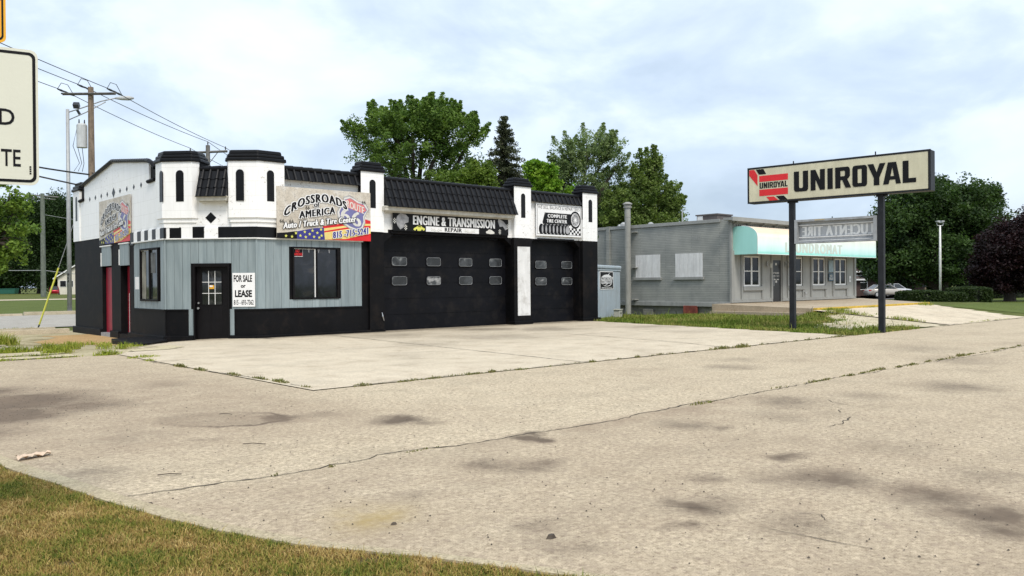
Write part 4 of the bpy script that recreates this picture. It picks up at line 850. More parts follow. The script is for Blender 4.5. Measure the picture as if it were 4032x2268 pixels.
mb = MB(); mb.plate(FR, poly_([(.35, .55), (.42, .65), (.62, .66), (.7, .52)], 15.72, 3.25, .46, 1, .55), .1135, .1145)
for cx in (15.84, 16.06): mb.plate(FR, [(cx+.035*math.cos(t*.785), 3.283+.035*math.sin(t*.785)) for t in range(8)], .1135, .1145)
mb.build('car_print', M['print_black'], o)
# tyre sign
u0, u1, z0, z1 = 21.28, 23.74, 3.29, 4.505
o = board(FR, rect(u0, u1, z0, z1), .09, 'tyre_sign', 'white sign for selling and repairing tires above the narrow garage door', 'sign', M['print_white'], .02)
mb = MB(); t = .014; a, b, c, d = u0+.05, u1-.05, z0+.06, z1-.05
for r_ in (rect(a, b, c, c+t), rect(a, b, d-t, d), rect(a, a+t, c, d), rect(b-t, b, c, d)): mb.plate(FR, r_, .11, .112)
mb.plate(FR, [(21.62, 3.80), (21.76, 4.17), (23.2, 4.17), (23.2, 3.74), (21.66, 3.74)], .11, .1115)
for i in range(7):
    for j in range(3):
        if (i+j) % 2 == 0: mb.plate(FR, [(22.98+i*.1, 3.37+j*.085+.02*math.sin(i*.9)), (22.98+(i+1)*.1, 3.37+j*.085+.02*math.sin(i*.9+.9)), (22.98+(i+1)*.1, 3.455+j*.085+.02*math.sin(i*.9+.9)), (22.98+i*.1, 3.455+j*.085+.02*math.sin(i*.9))], .11, .1115)
def disc(cx, cz, rx_, rz_, k=24): return [(cx+rx_*math.cos(2*math.pi*i/k), cz+rz_*math.sin(2*math.pi*i/k)) for i in range(k)]
mb.build('sign_print', M['print_black'], o)
mb = MB(); mb.plate(FR, [(21.60, 3.80), (21.73, 4.19), (21.745, 4.175), (21.64, 3.8), (21.68, 3.73), (23.1, 3.73), (23.1, 3.71), (21.66, 3.71)], .1115, .113)
mb.plate(FR, disc(23.38, 3.95, .30, .34), .1115, .1135); [mb.plate(FR, disc(21.55+i*.195, 3.545, .14, .20), .1115+.0006*i, .1121+.0006*i) for i in range(8)]; mb.build('tyre_print', M['print_black'], o)
mb = MB(); mb.plate(FR, disc(23.38, 3.95, .215, .245), .1135, .115); mb.plate(FR, disc(21.58+7*.195, 3.545, .10, .155), .1165, .1172)
for i in range(7): mb.plate(FR, disc(21.60+i*.195, 3.545, .045, .15), .1162, .1168)
mb.build('rim_print', M['print_grey'], o)
mb = MB()
for i in range(8): q_ = i*math.pi/4+.2; mb.plate(FR, [(23.38+.03*math.cos(q_+1.57), 3.95+.03*math.sin(q_+1.57)), (23.38+.22*math.cos(q_-.05), 3.95+.25*math.sin(q_-.05)), (23.38+.22*math.cos(q_+.05), 3.95+.25*math.sin(q_+.05)), (23.38-.03*math.cos(q_+1.57), 3.95-.03*math.sin(q_+1.57))], .115, .1155+.0002*i)
ring = disc(23.38, 3.95, .225, .255); mb.tube([FR(u, .116, z) for u, z in ring+[ring[0]]], .010, 4, False)
mb.build('spoke_print', M['print_white'], o)
mb = MB(); text(mb, FR, 'COMPLETE', 21.88, 22.92, 3.99, 4.12, .113, 0, 1.1, fat=.009); text(mb, FR, 'TIRE CENTER', 21.82, 22.92, 3.80, 3.93, .113, 0, 1.1, fat=.008); mb.build('lettering', M['print_white'], o)
mb = MB(); text(mb, FR, 'WE SELL, BALANCE & REPAIR TIRES', 21.38, 23.62, 4.285, 4.42, .111, 0); mb.build('lettering', M['print_black'], o)
# for sale board
o = board(CH, rect(1.935, 2.585, .91, 1.87), .03, 'sale_sign', 'white for sale or lease board beside the black corner door', 'sign', M['print_white'], .012)
mb = MB()
def slab(mb, s, a, b, c, d, nn, bold): text(mb, CH, s, a, b, c, d, nn, 0, 1.1, fat=bold*.42)
for s, a, b, c, d, bo in (('FOR SALE', 1.975, 2.50, 1.62, 1.80, .035), ('or', 2.18, 2.31, 1.45, 1.52, .04), ('LEASE', 2.01, 2.49, 1.19, 1.37, .045), ('815 - 693-7362', 1.97, 2.54, .965, 1.10, .02)): text(mb, CH, s, a, b, c, d, .0435, bo)
mb.build('lettering', M['print_black'], o)
# no parking sign inside the window, paper by the side window
o = board(FR, rect(11.52, 11.80, 2.36, 2.58), -.008, 'parking_sign', 'small black and red no parking sign in the corner of the shop window', 'sign', M['print_black'], .004)
mb = MB(); text(mb, FR, 'NO', 11.575, 11.69, 2.48, 2.56, -.003, .03); text(mb, FR, 'ARKING', 11.53, 11.785, 2.385, 2.46, -.003, .03); mb.build('lettering', M['print_red'], o)
mb = MB(); mb.box(11.52, 11.80, -.003, -.002, 2.352, 2.362, FR); mb.box(11.795, 11.80, -.003, -.002, 2.36, 2.58, FR); mb.build('border', M['print_white'], o)
o = board(LF, rect(-26.63, -26.28, 1.42, 1.80), .02, 'notice', 'blank white paper notice on the grey siding left of the side window', 'notice', M['print_white'], .006)

# ------------------------------------------------------------------ storage shed with battery sign
c23, s23 = math.cos(R(23)), math.sin(R(23)); SH = Frame((24.85, 22.75), (c23, s23)); LEN = 3.97
sh = thing('storage_shed', 'pale blue metal storage box squeezed between the shop and the grey building', 'shed', SH(2, -.7, 0))
MB().box(0, LEN, -1.5, 0, -.05, 2.02, SH).build('body', M['shed'], sh, bevel=.02)
MB().box(-.03, LEN+.04, -1.54, .06, 2.10, 2.26, SH).build('lid', M['shed'], sh, bevel=.05); MB().box(-.01, LEN+.015, -1.5, .03, 2.02, 2.09, SH).build('rim', M['shed'], sh, bevel=.01)
ux0, ux1, bz0, bz1 = 1.12, 2.93, 1.22, 2.0
# sign position along the shed face
o = board(SH, [(ux0+.04, bz0), (ux1-.04, bz0), (ux1, bz0+.04), (ux1, bz1-.04), (ux1-.04, bz1), (ux0+.04, bz1), (ux0, bz1-.04), (ux0, bz0+.04)], .004, 'battery_sign', 'black and white battery sign fixed on the pale blue shed', 'sign', M['print_white'], .012)
MB().plate(SH, rect(ux0+.05, ux1-.05, bz0+.035, bz1-.035), .016, .018).build('sign_print', M['print_black'], o)
mb = MB(); W = ux1-ux0; H = bz1-bz0; q = lambda a, b: (ux0+a*W, bz0+b*H)
mb.plate(SH, [q(a, b) for a, b in [(.12+.76*(.5-.5*math.cos(math.pi*i/12)), .62+.20*math.sin(math.pi*i/12)) for i in range(13)]], .018, .0195)
mb.plate(SH, [q(.78, .96), (q(.42, .70)), q(.55, .70)], .018, .020); mb.plate(SH, [q(.28, .17), q(.55, .36), q(.66, .36)], .018, .020)
mb.plate(SH, [q(.08, .51), q(.92, .53), q(.96, .69), q(.12, .70)], .018, .0205); mb.plate(SH, [q(.10, .32), q(.88, .34), q(.91, .51), q(.12, .51)], .018, .0205)
mb.tube([SH(*(q(.5+.32*math.cos(t), .33-.15*math.sin(t))[0],), .019, q(0, .33-.15*math.sin(t))[1]) for t in [math.pi*i/10 for i in range(11)]], .012, 4, False)
text(mb, SH, 'POWER FAST. BUILT TO LAST.', q(.12, 0)[0], q(.88, 0)[0], q(0, .07)[1], q(0, .13)[1], .020, .03); mb.build('sign_print', M['print_white'], o)
mb = MB(); text(mb, SH, 'INTERSTATE', q(.13, 0)[0], q(.90, 0)[0], q(0, .535)[1], q(0, .665)[1], .022, 0, 1.08, .25, fat=.009); text(mb, SH, 'BATTERIES', q(.15, 0)[0], q(.86, 0)[0], q(0, .36)[1], q(0, .49)[1], .022, 0, 1.08, .25, fat=.009); mb.build('lettering', M['print_black'], o)
b = MB().box(1.9, 2.35, .35, .6, -.05, .34, SH); b.box(1.86, 2.39, .33, .62, .34, .38, SH); o = tag(b.build('utility_box', paint('dull_box_paint', (.42, .42, .36), .6, .1), None, loc=SH(2.1, .45, 0), bevel=.01), 'small grey utility box in the grass in front of the pale blue shed', 'utility box')
MB().box(2.02, 2.08, .6, .605, .17, .24, SH).box(2.18, 2.24, .6, .605, .17, .24, SH).build('vent', M['print_black'], o)

# ------------------------------------------------------------------ laundromat
LS = Frame((30.7, 0), (0, -1)); LW = Frame((0, 20), (1, 0))
lau = thing('laundromat', 'low grey painted brick laundromat with a faded turquoise barrel awning', 'building', (36, 24, .5))
MB().prism([(30.7, 20.02), (42.1, 20.02), (42.1, 34), (30.7, 34)], .6, 4.2).build('brick_wall', M['brick'], lau)
MB().box(30.76, 42.0, 20.1, 33.9, -.3, .62).build('foundation', M['cinder'], lau)
MB().box(-34, -19.98, 0, .1, .42, .62, LS).build('base_ledge', paint('ledge_paint', (.30, .305, .295), .7, .1, 3, .2), lau, bevel=.015)
MB().box(-34, -20.5, .0, .07, 4.09, 4.235, LS).build('roof_edge', M['greytrim'], lau, bevel=.006)
MB().box(-26.95, -26.75, .0, .12, .62, 4.25, LS).build('corner_pier', M['brick'], lau)
c = MB(); c.box(30.25, 42.3, -.05, .36, 4.12, 4.235, LW); c.box(30.25, 42.35, .36, .42, 4.09, 4.26, LW); c.box(30.6, 42.2, -.1, .22, 4.05, 4.12, LW); c.build('cornice', M['greytrim'], lau)
c = MB(); c.box(30.68, 42.12, -.02, .03, 3.78, 4.05, LW); c.build('frieze', M['greywall'], lau)
for k in range(11):
    u = 30.8+k*1.105; b = MB(); b.plate(Frame((u, 20), (0, -1)), [(0.02, 3.80), (.10, 3.84), (.14, 3.98), (.3, 4.04), (.3, 4.08), (.02, 4.08)], -.04, .04); b.build('bracket', M['greytrim'], lau)
c = MB()
for k in range(10):
    for j in range(6): u = 30.95+k*1.105+j*.15; c.box(u, u+.04, .03, .034, 3.90, 3.99, LW)
c.build('dentil', M['print_black'], lau)
# front panels
c = MB(); c.box(30.66, 33.9, -.02, .04, .6, 3.8, LW); c.box(34.85, 42.12, -.02, .04, .6, 3.8, LW); c.box(33.9, 34.85, -.02, .04, 2.55, 3.8, LW); c.build_each('front_wall', M['greywall'], lau)
c = MB()
for a, b in ((30.66, 30.86), (31.4, 31.52), (33.06, 33.2), (33.83, 33.97), (34.81, 34.95), (35.27, 35.37), (36.66, 36.9), (37.45, 37.57), (38.86, 39.0), (39.66, 39.78), (41.1, 41.3), (41.95, 42.14)): c.box(a, b, .03, .10, .7, 2.85, LW)
c.box(30.66, 33.97, .03, .09, .6, .74, LW); c.box(34.81, 42.14, .03, .09, .6, .74, LW); c.box(30.62, 30.7, -.0, .11, .6, 4.05, LW)
c.build_each('pilaster', M['greytrim'], lau, bevel=.006)
WG = glass('laundromat_glass', (.006, .006, .007), ((.012, .013, .014), (.03, .03, .03)))
WG.node_tree.nodes['Principled BSDF'].inputs['Specular IOR Level'].default_value = .22
for a, b in ((31.61, 32.86), (35.4, 36.59), (37.64, 38.8), (39.85, 41.03)):
    m_ = (a+b)/2; c = MB()
    for p in ((a, b, 1.30, 1.37), (a, b, 2.57, 2.635), (a, a+.05, 1.37, 2.57), (b-.05, b, 1.37, 2.57), (m_-.05, m_+.05, 1.37, 2.57), (a+.05, m_-.05, 1.95, 1.99), (m_+.05, b-.05, 1.95, 1.99)): c.box(p[0], p[1], -.02, .075, p[2], p[3], LW)
    o = c.build('window', M['trimwhite'], lau); MB().box(a+.03, b-.03, .03, .045, 1.33, 2.6, LW).build('pane', WG, o)
    MB().box(a-.1, b+.22, .03, .13, 1.11, 1.29, LW).build('sill', M['greytrim'], o, bevel=.01)
c = MB(); c.box(33.97, 34.03, .0, .05, .58, 2.55, LW); c.box(34.75, 34.81, .0, .05, .58, 2.55, LW); c.box(34.03, 34.75, .0, .05, 2.48, 2.55, LW); df = c.build('door_frame', M['greytrim'], lau)
dd = MB().box(34.03, 34.75, -.06, .02, .58, 2.48, LW).build('glass_door', glass('laundromat_door_glass', (.004, .004, .005), rough=.3), lau)
c = MB(); text(c, LW, 'ATTENDED', 34.10, 34.62, 1.86, 1.93, .022, .02); text(c, LW, 'OPEN', 34.08, 34.3, 1.72, 1.79, .022, .02); text(c, LW, '7 DAYS', 34.36, 34.62, 1.72, 1.79, .022, .02); c.build('lettering', M['print_pale'], dd); c = MB(); c.box(34.1, 34.32, .02, .022, 1.58, 1.62, LW); c.box(34.4, 34.6, .02, .022, 1.58, 1.62, LW); c.box(34.3, 34.43, .02, .023, 1.45, 1.55, LW); c.box(34.3, 34.42, .02, .022, 2.25, 2.35, LW); c.build_each('door_notice', M['print_pale'], dd)
MB().tube([LW(34.1, .06, 1.3), LW(34.1, .06, 1.7)], .015, 6).build('door_handle', M['metal'], dd)
for u in (33.5, 35.1):
    b = MB(); b.box(u-.03, u+.03, .04, .10, 2.2, 2.42, LW); b.tube([LW(u, .1, 2.3), LW(u, .22, 2.42), LW(u, .26, 2.34)], .012, 6); w_ = b.build('wall_lantern', M['galv'], lau); g = MB(); g.prism([LW(u+.06*math.cos(t), .26+.06*math.sin(t), 0)[:2] for t in [i*math.pi/3 for i in range(6)]], 2.12, 2.32, 1.25); g.build('lantern_glass', paint('frosted_glass', (.5, .5, .47), .3), w_)
# awning: quarter barrel
def awnmat():
    mt, n, l, b = _new('faded_turquoise_awning')
    s = n.new('ShaderNodeSeparateXYZ'); l.new(n.new('ShaderNodeNewGeometry').outputs['Position'], s.inputs[0])
    zf = n.new('ShaderNodeMapRange'); zf.inputs['From Min'].default_value = 2.67; zf.inputs['From Max'].default_value = 3.9; l.new(s.outputs[2], zf.inputs[0])
    c = ramp(n, l, zf.outputs[0], [(0, (.25, .64, .55)), (.05, (.32, .72, .65)), (.12, (.52, .82, .80)), (.36, (.74, .87, .86)), (.64, (.82, .83, .76)), (.75, (.76, .60, .44)), (.93, (.74, .54, .38)), (1, (.66, .62, .5))])
    xf = n.new('ShaderNodeMapRange'); xf.inputs['From Min'].default_value = 30.862; xf.inputs['From Max'].default_value = 30.868; l.new(s.outputs[0], xf.inputs[0])
    c = mixc(n, l, xf.outputs[0], (.37, .72, .66), c)
    c = mixc(n, l, 1, c, ramp(n, l, noise(n, l, 2, 5, .6, (1, 1, .3)), [(.3, (.9, .92, .92)), (.7, (1.05, 1.05, 1.05))]), 'MULTIPLY')
    l.new(c, b.inputs['Base Color']); b.inputs['Roughness'].default_value = .6; return mt
AW = awnmat(); prof = [(.02, 3.88)]+[(.45+.75*math.sin(t)*1.0, 3.42+.46*math.cos(t)) for t in [i*math.pi/2/9 for i in range(10)]]+[(1.2, 2.67), (1.17, 2.67), (1.15, 3.4)]+[(.45+.70*math.sin(t), 3.42+.42*math.cos(t)) for t in [i*math.pi/2/9 for i in range(9, -1, -1)]]+[(.02, 3.84)]
A0, A1 = 30.86, 42.0
mb = MB(); k = len(prof); P = [LW(u, n_, z) for u in (A0, A1) for n_, z in prof]; mb.add(P, [(i, (i+1) % k, k+(i+1) % k, k+i) for i in range(k)]); aw = mb.build('awning', AW, lau)
ends = [(.02, 2.67), (1.19, 2.67)]+[(p[0]-.004, p[1]-.004) for p in prof[1:11]][::-1]+[(.02, 3.87)]
for u in (A0-.012, A1-.01): mb = MB(); mb.add([LW(u, n_, z) for n_, z in ends]+[LW(u+.01, n_, z) for n_, z in ends], [tuple(range(len(ends))), tuple(range(len(ends), 2*len(ends)))]); mb.build('awning_end', AW, aw)
mb = MB(); [mb.tube([LW(u, n_+.004, z+.004) for n_, z in prof[1:12]], .012, 5) for u in (A0,)]; mb.tube([LW(A0, 1.2, 2.67), LW(A1, 1.2, 2.67)], .012, 5); mb.build('awning_piping', M['print_white'], aw)
LET = paint('faded_awning_letter', (.58, .66, .60), .6, .05)
mb = MB(); text(mb, LW, 'LAUNDROMAT', 33.1, 38.35, 2.78, 3.22, 1.206, 0, 1.25, fat=.05); mb.build('lettering', LET, aw)
# side wall details
for a, b in ((-25.2, -23.745), (-22.89, -21.41)):
    c = MB(); k = 9
    for i in range(k): c.box(a+i*(b-a)/k+.004, a+(i+1)*(b-a)/k-.004, .005, .02+.003*(i % 2), 1.745, 2.8, LS)
    o = c.build('boarded_window', M['board'], lau); MB().box(a-.08, b+.08, .0, .09, 1.615, 1.74, LS).build('sill', M['greytrim'], o, bevel=.01)
MB().box(-22.39, -21.66, .03, .12, -.06, .455, LS).build('crawl_hatch', M['rust'], lau, bevel=.01)
c = MB().box(-24.72, -24.17, -.05, .06, -.06, .27, LS); o = c.build('vent_cover', M['cinder'], lau)
c = MB(); [c.box(-21.83+i*.09, -21.80+i*.09, .002, .006, 3.4, 3.62, LS) for i in range(4)]; c.build('wall_vent', M['greytrim'], lau)
c = MB(); c.tube([LS(-25.43, .3, .0), LS(-25.43, .3, 5.08)], .14, 16); c.tube([LS(-25.43, .3, 5.06), LS(-25.43, .3, 5.12)], .2, 16); c.tube([LS(-25.43, .3, 5.14), LS(-25.43, .3, 5.2)], .17, 16); c.tube([LS(-25.43, .3, 5.22), LS(-25.43, .3, 5.27), LS(-25.43, .3, 5.33)], [.23, .22, .08], 16)
[c.box(-25.40, -25.05, .0, .25, z, z+.04, LS) for z in (3.88, 2.2, .68)]; [c.tube([LS(-25.43, .3, z), LS(-25.43, .3, z+.03)], .148, 16) for z in (1.6, 3.2, 4.6)]
c.build('vent_pipe', paint('pale_grey_pipe', (.30, .30, .275), .6, .1, 3, .15), lau, smooth=False)
c = MB()
for x, y, r, h in ((31.6, 26.7, .16, .3), (31.6, 25.0, .14, .2), (31.8, 23.3, .03, .7), (32, 27.3, .1, .25)): c.tube([(x, y, 4.15), (x, y, 4.2+h*.7), (x, y, 4.2+h)], [r, r, r*.4], 12)
c.build_each('roof_vent', M['galv'], lau)
c = MB().box(33.3, 34.5, 22.4, 23.55, 4.18, 4.68); c.box(33.25, 34.55, 22.35, 23.6, 4.68, 4.74); o = c.build('rooftop_unit', paint('rooftop_unit_brown', (.10, .085, .08), .7), lau)
MB().box(33.27, 33.3, 23.2, 23.5, 4.3, 4.66).build('louvre', M['board'], o)
c = MB().tube([LW(36.78, .05, .97), LW(36.78, .16, .97), LW(36.78, .2, .88)], .03, 8); c.build('faucet', M['galv'], lau)
c = MB().box(39.18, 39.66, .09, .105, 1.95, 2.53, LW); o = tag(c.build('poster', paint('faded_blue_print', (.27, .36, .42), .5, .2, 6, 0), None, loc=LW(39.4, .1, 1.95)), 'faded pale blue poster between the two right laundromat windows', 'poster')
c = MB().box(39.18, 39.66, .09, .11, 1.50, 1.90, LW); o = tag(c.build('wall_sign', paint('dark_blue_print', (.05, .10, .15), .5, .1), None, loc=LW(39.4, .1, 1.5)), 'small dark blue notice sign below the faded poster', 'sign')
c = MB(); text(c, LW, 'NO', 39.30, 39.54, 1.72, 1.82, .112, .03); c.build('lettering', M['print_pale'], o); c = MB().box(39.22, 39.62, .11, .112, 1.64, 1.67, LW).box(39.24, 39.6, .11, .112, 1.58, 1.61, LW); c.build_each('printed_line', M['print_pale'], o)
o = tag(MB().box(41.36, 41.52, .09, .105, 1.46, 1.76, LW).build('notice', M['print_white'], None, loc=LW(41.4, .1, 1.46)), 'small white paper notice at the far right end of the laundromat front', 'notice')
MB().box(41.4, 41.48, .105, .107, 1.53, 1.64, LW).build('sign_print', M['print_grey'], o)
# walkway, steps, yellow kerb
wk = MB(); wk.add([(29.45, 15.62, -.1), (40.2, 15.62, -.1), (43.5, 20.3, -.1), (29.45, 20.1, -.1), (29.45, 15.62, .47), (40.2, 15.62, .47), (43.5, 20.3, .58), (29.45, 20.1, .58)], [(0, 1, 2, 3), (4, 5, 6, 7), (0, 1, 5, 4), (1, 2, 6, 5), (2, 3, 7, 6), (3, 0, 4, 7)])
WK = concrete('walkway_concrete', (.42, .35, .255), (.38, .31, .225), .2, False, 1, 60)
tag(wk.build('walkway', WK), kind='structure')
tag(MB().box(29.08, 29.448, 15.7, 19.95, -.1, .30).build('step', WK), kind='structure')
yk = MB(); n_ = 22
for i in range(n_): a = 29.5+i*10.6/n_; b = a+10.6/n_-.006; yk.box(a, b, 15.45, 15.62, .2, .485)
yk.add([(40.1, 15.45, .2), (40.9, 16.0, .2), (40.9, 16.2, .2), (40.1, 15.62, .2), (40.1, 15.45, .485), (40.9, 16.0, .44), (40.9, 16.2, .44), (40.1, 15.62, .485)], [(0, 1, 2, 3), (4, 5, 6, 7), (0, 1, 5, 4), (3, 2, 6, 7)])
tag(yk.build('yellow_kerb', M['yellow'], bevel=.02), kind='structure')

# ------------------------------------------------------------------ pole sign
aa = R(95.9); US = Frame((23.9, 10.5), (-math.cos(aa), -math.sin(aa)))
ps = thing('pole_sign', 'tall tyre maker sign with black and red lettering on two dark steel posts', 'sign', US(-1.35, 0, 0))
for a, b, zt in ((-.02+.02-.12, .04, 3.99), (-2.77, -2.61, 3.99)):
    p = MB().box(a, b, -.09, .07, -.1, zt, US).build('post', M['dkmetal'], ps, bevel=.008)
    pm = MB(); [pm.box(a-.05, a+.0, -.05, .05, zt-.06, zt-.0, US), pm.box(b, b+.1, -.05, .05, zt-.06, zt, US)]; pm.build_each('bolt_plate', M['dkmetal'], p)
cb = MB(); cb.box(-4.06, 1.33, -.24, .17, 3.99, 5.115, US); cb.build('cabinet', M['dkmetal'], ps, bevel=.01)
cb = MB(); z_0, z_1, u_0, u_1 = 3.985, 5.125, -4.07, 1.34
for p in ((u_0, u_1, z_0, z_0+.045), (u_0, u_1, z_1-.05, z_1), (u_0, u_0+.045, z_0+.045, z_1-.05), (u_1-.06, u_1, z_0+.045, z_1-.05)): cb.box(p[0], p[1], .17, .2, p[2], p[3], US)
cb.build('frame', M['dkmetal'], ps, bevel=.006)
fc = MB().box(-4.02, 1.27, .168, .19, 4.035, 5.07, US).build('sign_face', M['ivory'], ps, bevel=.03)
BIG = {'U': ['L'], }
def G(pts, a, b, c, d): return [(a+(b-a)*x, c+(d-c)*y) for x, y in pts]
LZ0, LZ1 = 4.245, 4.865
def uniroyal(mb, x, z0, z1, n0, n1):
    """x: function mapping measured left/right u of the big word; letters as polygons (convex pieces kept non-overlapping in depth)"""
    H = z1-z0
    def g(a, b, pts): mb.plate(US, [(x(a)+(x(b)-x(a))*px_, z0+H*pz_) for px_, pz_ in pts], n0, n1)
    g(-2.54, -2.10, [(0, .12), (.06, .03), (.16, 0), (.84, 0), (.94, .03), (1, .12), (1, 1), (.64, 1), (.64, .22), (.58, .17), (.42, .17), (.36, .22), (.36, 1), (0, 1)])
    g(-2.02, -1.59, [(0, 0), (.34, 0), (.34, .52), (.66, 0), (1, 0), (1, 1), (.66, 1), (.66, .48), (.34, 1), (0, 1)])
    g(-1.51, -1.355, [(0, 0), (1, 0), (1, 1), (0, 1)])
    g(-1.28, -.82, [(0, 0), (.33, 0), (.33, 1), (0, 1)])
    g(-1.28, -.82, [(.33, .82), (.58, .82), (.62, .78), (.62, .62), (.58, .56), (.33, .56), (.33, .38), (.44, .38), (.66, 0), (1, 0), (.76, .42), (.86, .47), (.93, .56), (.93, .87), (.87, .97), (.78, 1), (.33, 1)])
    OL = [(0, .12), (.06, .03), (.16, 0), (.5, 0), (.5, .17), (.36, .17), (.36, .83), (.5, .83), (.5, 1), (.16, 1), (.06, .97), (0, .88)]
    g(-.78, -.365, OL); g(-.78, -.365, [(1-a_, b_) for a_, b_ in OL])
    g(-.35, .145, [(.35, 0), (.66, 0), (.66, .34), (1, 1), (.68, 1), (.51, .6), (.33, 1), (0, 1), (.35, .34)])
    g(.08, .56, [(0, 0), (.31, 0), (.37, .2), (.52, .2), (.52, .36), (.42, .36), (.52, .78), (.52, 1), (.28, 1)])
    g(.08, .56, [(.52, .2), (.68, .2), (.73, 0), (1, 0), (.74, 1), (.52, 1), (.52, .78), (.62, .36), (.52, .36)])
    g(.61, .96, [(0, 0), (1, 0), (1, .2), (.44, .2), (.44, 1), (0, 1)])
mb = MB(); uniroyal(mb, lambda v: v, LZ0, LZ1, .188, .20); mb.build('lettering', M['print_black'], fc)
mb = MB(); sx = (3.66-2.745)/(2.54+.96); uniroyal(mb, lambda v: -3.66+(v+2.54)*sx, 4.44, 4.62, .188, .196); mb.build('lettering', M['print_black'], fc)
mb = MB(); X_ = lambda v: -v
for p in ([(4.005, 5.05), (3.84, 5.05), (3.73, 4.87), (3.73, 4.53), (4.005, 4.88)], [(3.67, 4.65), (2.735, 4.65), (2.735, 4.84), (3.67, 4.84)], [(3.67, 4.205), (2.735, 4.205), (2.735, 4.405), (3.67, 4.405)], [(3.44, 4.165), (3.19, 4.165), (3.05, 4.04), (3.33, 4.04)]): mb.plate(US, [(-a, b) for a, b in p], .188, .196)
mb.build_each('red_mark', M['print_red'], fc)
mb = MB()
for p in ([(3.78, 5.05), (3.53, 5.05), (3.44, 4.885), (3.68, 4.885)], [(3.12, 4.165), (2.87, 4.165), (2.75, 4.04), (3.0, 4.04)]): mb.plate(US, [(-a, b) for a, b in p], .188, .197)
mb.build_each('black_mark', M['print_black'], fc)
mb = MB(); mb.tube([US(-2.65, -.03, 5.1), US(-2.65, -.03, 5.23)], .018, 6); mb.tube([US(-.2, -.03, 5.1), US(-.2, -.03, 5.25)], .018, 6); mb.build_each('lifting_pin', M['dkmetal'], ps)
# empty reader board between the posts
rb = MB(); a, b, c, d = -2.59, -.14, 2.66, 3.39
for p in ((a, b, c, c+.045), (a, b, d-.07, d), (a, a+.1, c+.045, d-.07), (b-.1, b, c+.045, d-.07)): rb.box(p[0], p[1], -.12, .09, p[2], p[3], US)
rb.box(a, b, -.125, -.11, c, d, US)
ro = rb.build('reader_board', M['alu'], ps, bevel=.006)
MB().box(a+.09, b-.09, -.11, -.1, c+.04, d-.06, US).build('back_panel', paint('translucent_panel', (.42, .44, .46), .4, .08, 2, .1), ro)
mb = MB(); mb.box(a+.1, b-.1, -.05, -.03, 3.205, 3.235, US); mb.box(a+.1, b-.1, -.05, -.03, 2.835, 2.865, US); mb.box(a+.1, b-.1, .0, .03, 2.73, 2.75, US); mb.build_each('rail', M['board'], ro)
LT = paint('ghost_letter', (.74, .75, .74), .5, .05)
mb = MB(); text(mb, US, 'LUCENTA TIRE', -2.42, -.28, 2.875, 3.19, -.09, 0, 1.15, mirror=True, fat=.022); mb.build('lettering', LT, ro)
mb = MB(); mb.box(-1.95, -1.65, .091, .10, 3.345, 3.375, US); mb.build('tape', paint('old_tape', (.45, .36, .2), .6), ro); mb = MB().tube([US(-1.45, 0, 3.38), US(-1.45, 0, 3.44)], .015, 6); mb.build('lifting_pin', M['dkmetal'], ro)

# ------------------------------------------------------------------ road sign in the near left corner
RS = Frame((1.11, 5.07), (math.cos(R(-12.9)), math.sin(R(-12.9))))
rs = thing('road_sign', 'white regulatory road sign with black border below a yellow one, near left edge', 'sign', RS(-.31, -.05, .05))
def rrect(a, b, c, d, r, k=6): return [(cx+r*math.cos(R(q0+90*i/k)), cz+r*math.sin(R(q0+90*i/k))) for cx, cz, q0 in ((b-r, d-r, 0), (a+r, d-r, 90), (a+r, c+r, 180), (b-r, c+r, 270)) for i in range(k+1)]
SW = paint('reflective_sheeting', (.70, .69, .57), .35, .03, 3, 0)
p0 = MB().plate(RS, rrect(-.61, 0, 2.055, 2.79, .04), -.003, 0).build('sign_panel', SW, rs)
def ringplate(mb, F, o_, i_, n0, n1):
    k = len(o_); mb.add([F(u, n1, z) for u, z in o_]+[F(u, n1, z) for u, z in i_], [(j, (j+1) % k, k+(j+1) % k, k+j) for j in range(k)])
mb = MB(); ringplate(mb, RS, rrect(-.595, -.012, 2.07, 2.775, .032), rrect(-.58, -.027, 2.085, 2.76, .022), 0, .0015); mb.build('border', M['print_black'], p0)
mb = MB(); text(mb, RS, 'AD', -.265, -.113, 2.375, 2.46, .0015, .012); text(mb, RS, 'TE', -.175, -.086, 2.155, 2.243, .0015, .012); mb.build('lettering', M['print_black'], p0)
mb = MB(); [mb.box(-.045, -.036, .001, .002, 2.115+i*.012, 2.123+i*.012, RS) for i in range(4)]; mb.build('small_print', M['print_black'], p0)
p1 = MB().plate(RS, rrect(-.61, -.147, 2.812, 3.3, .03), -.003, 0).build('sign_panel', paint('yellow_sheeting', (.85, .42, .01), .35, .03, 3, 0), rs)
mb = MB(); ringplate(mb, RS, rrect(-.6, -.158, 2.824, 3.29, .026), rrect(-.59, -.167, 2.833, 3.28, .02), 0, .0015); mb.build('border', M['print_black'], p1)
mb = MB(); mb.box(-.33, -.28, -.05, -.01, .0, 3.3, RS); mb.build('post', M['galv'], rs)

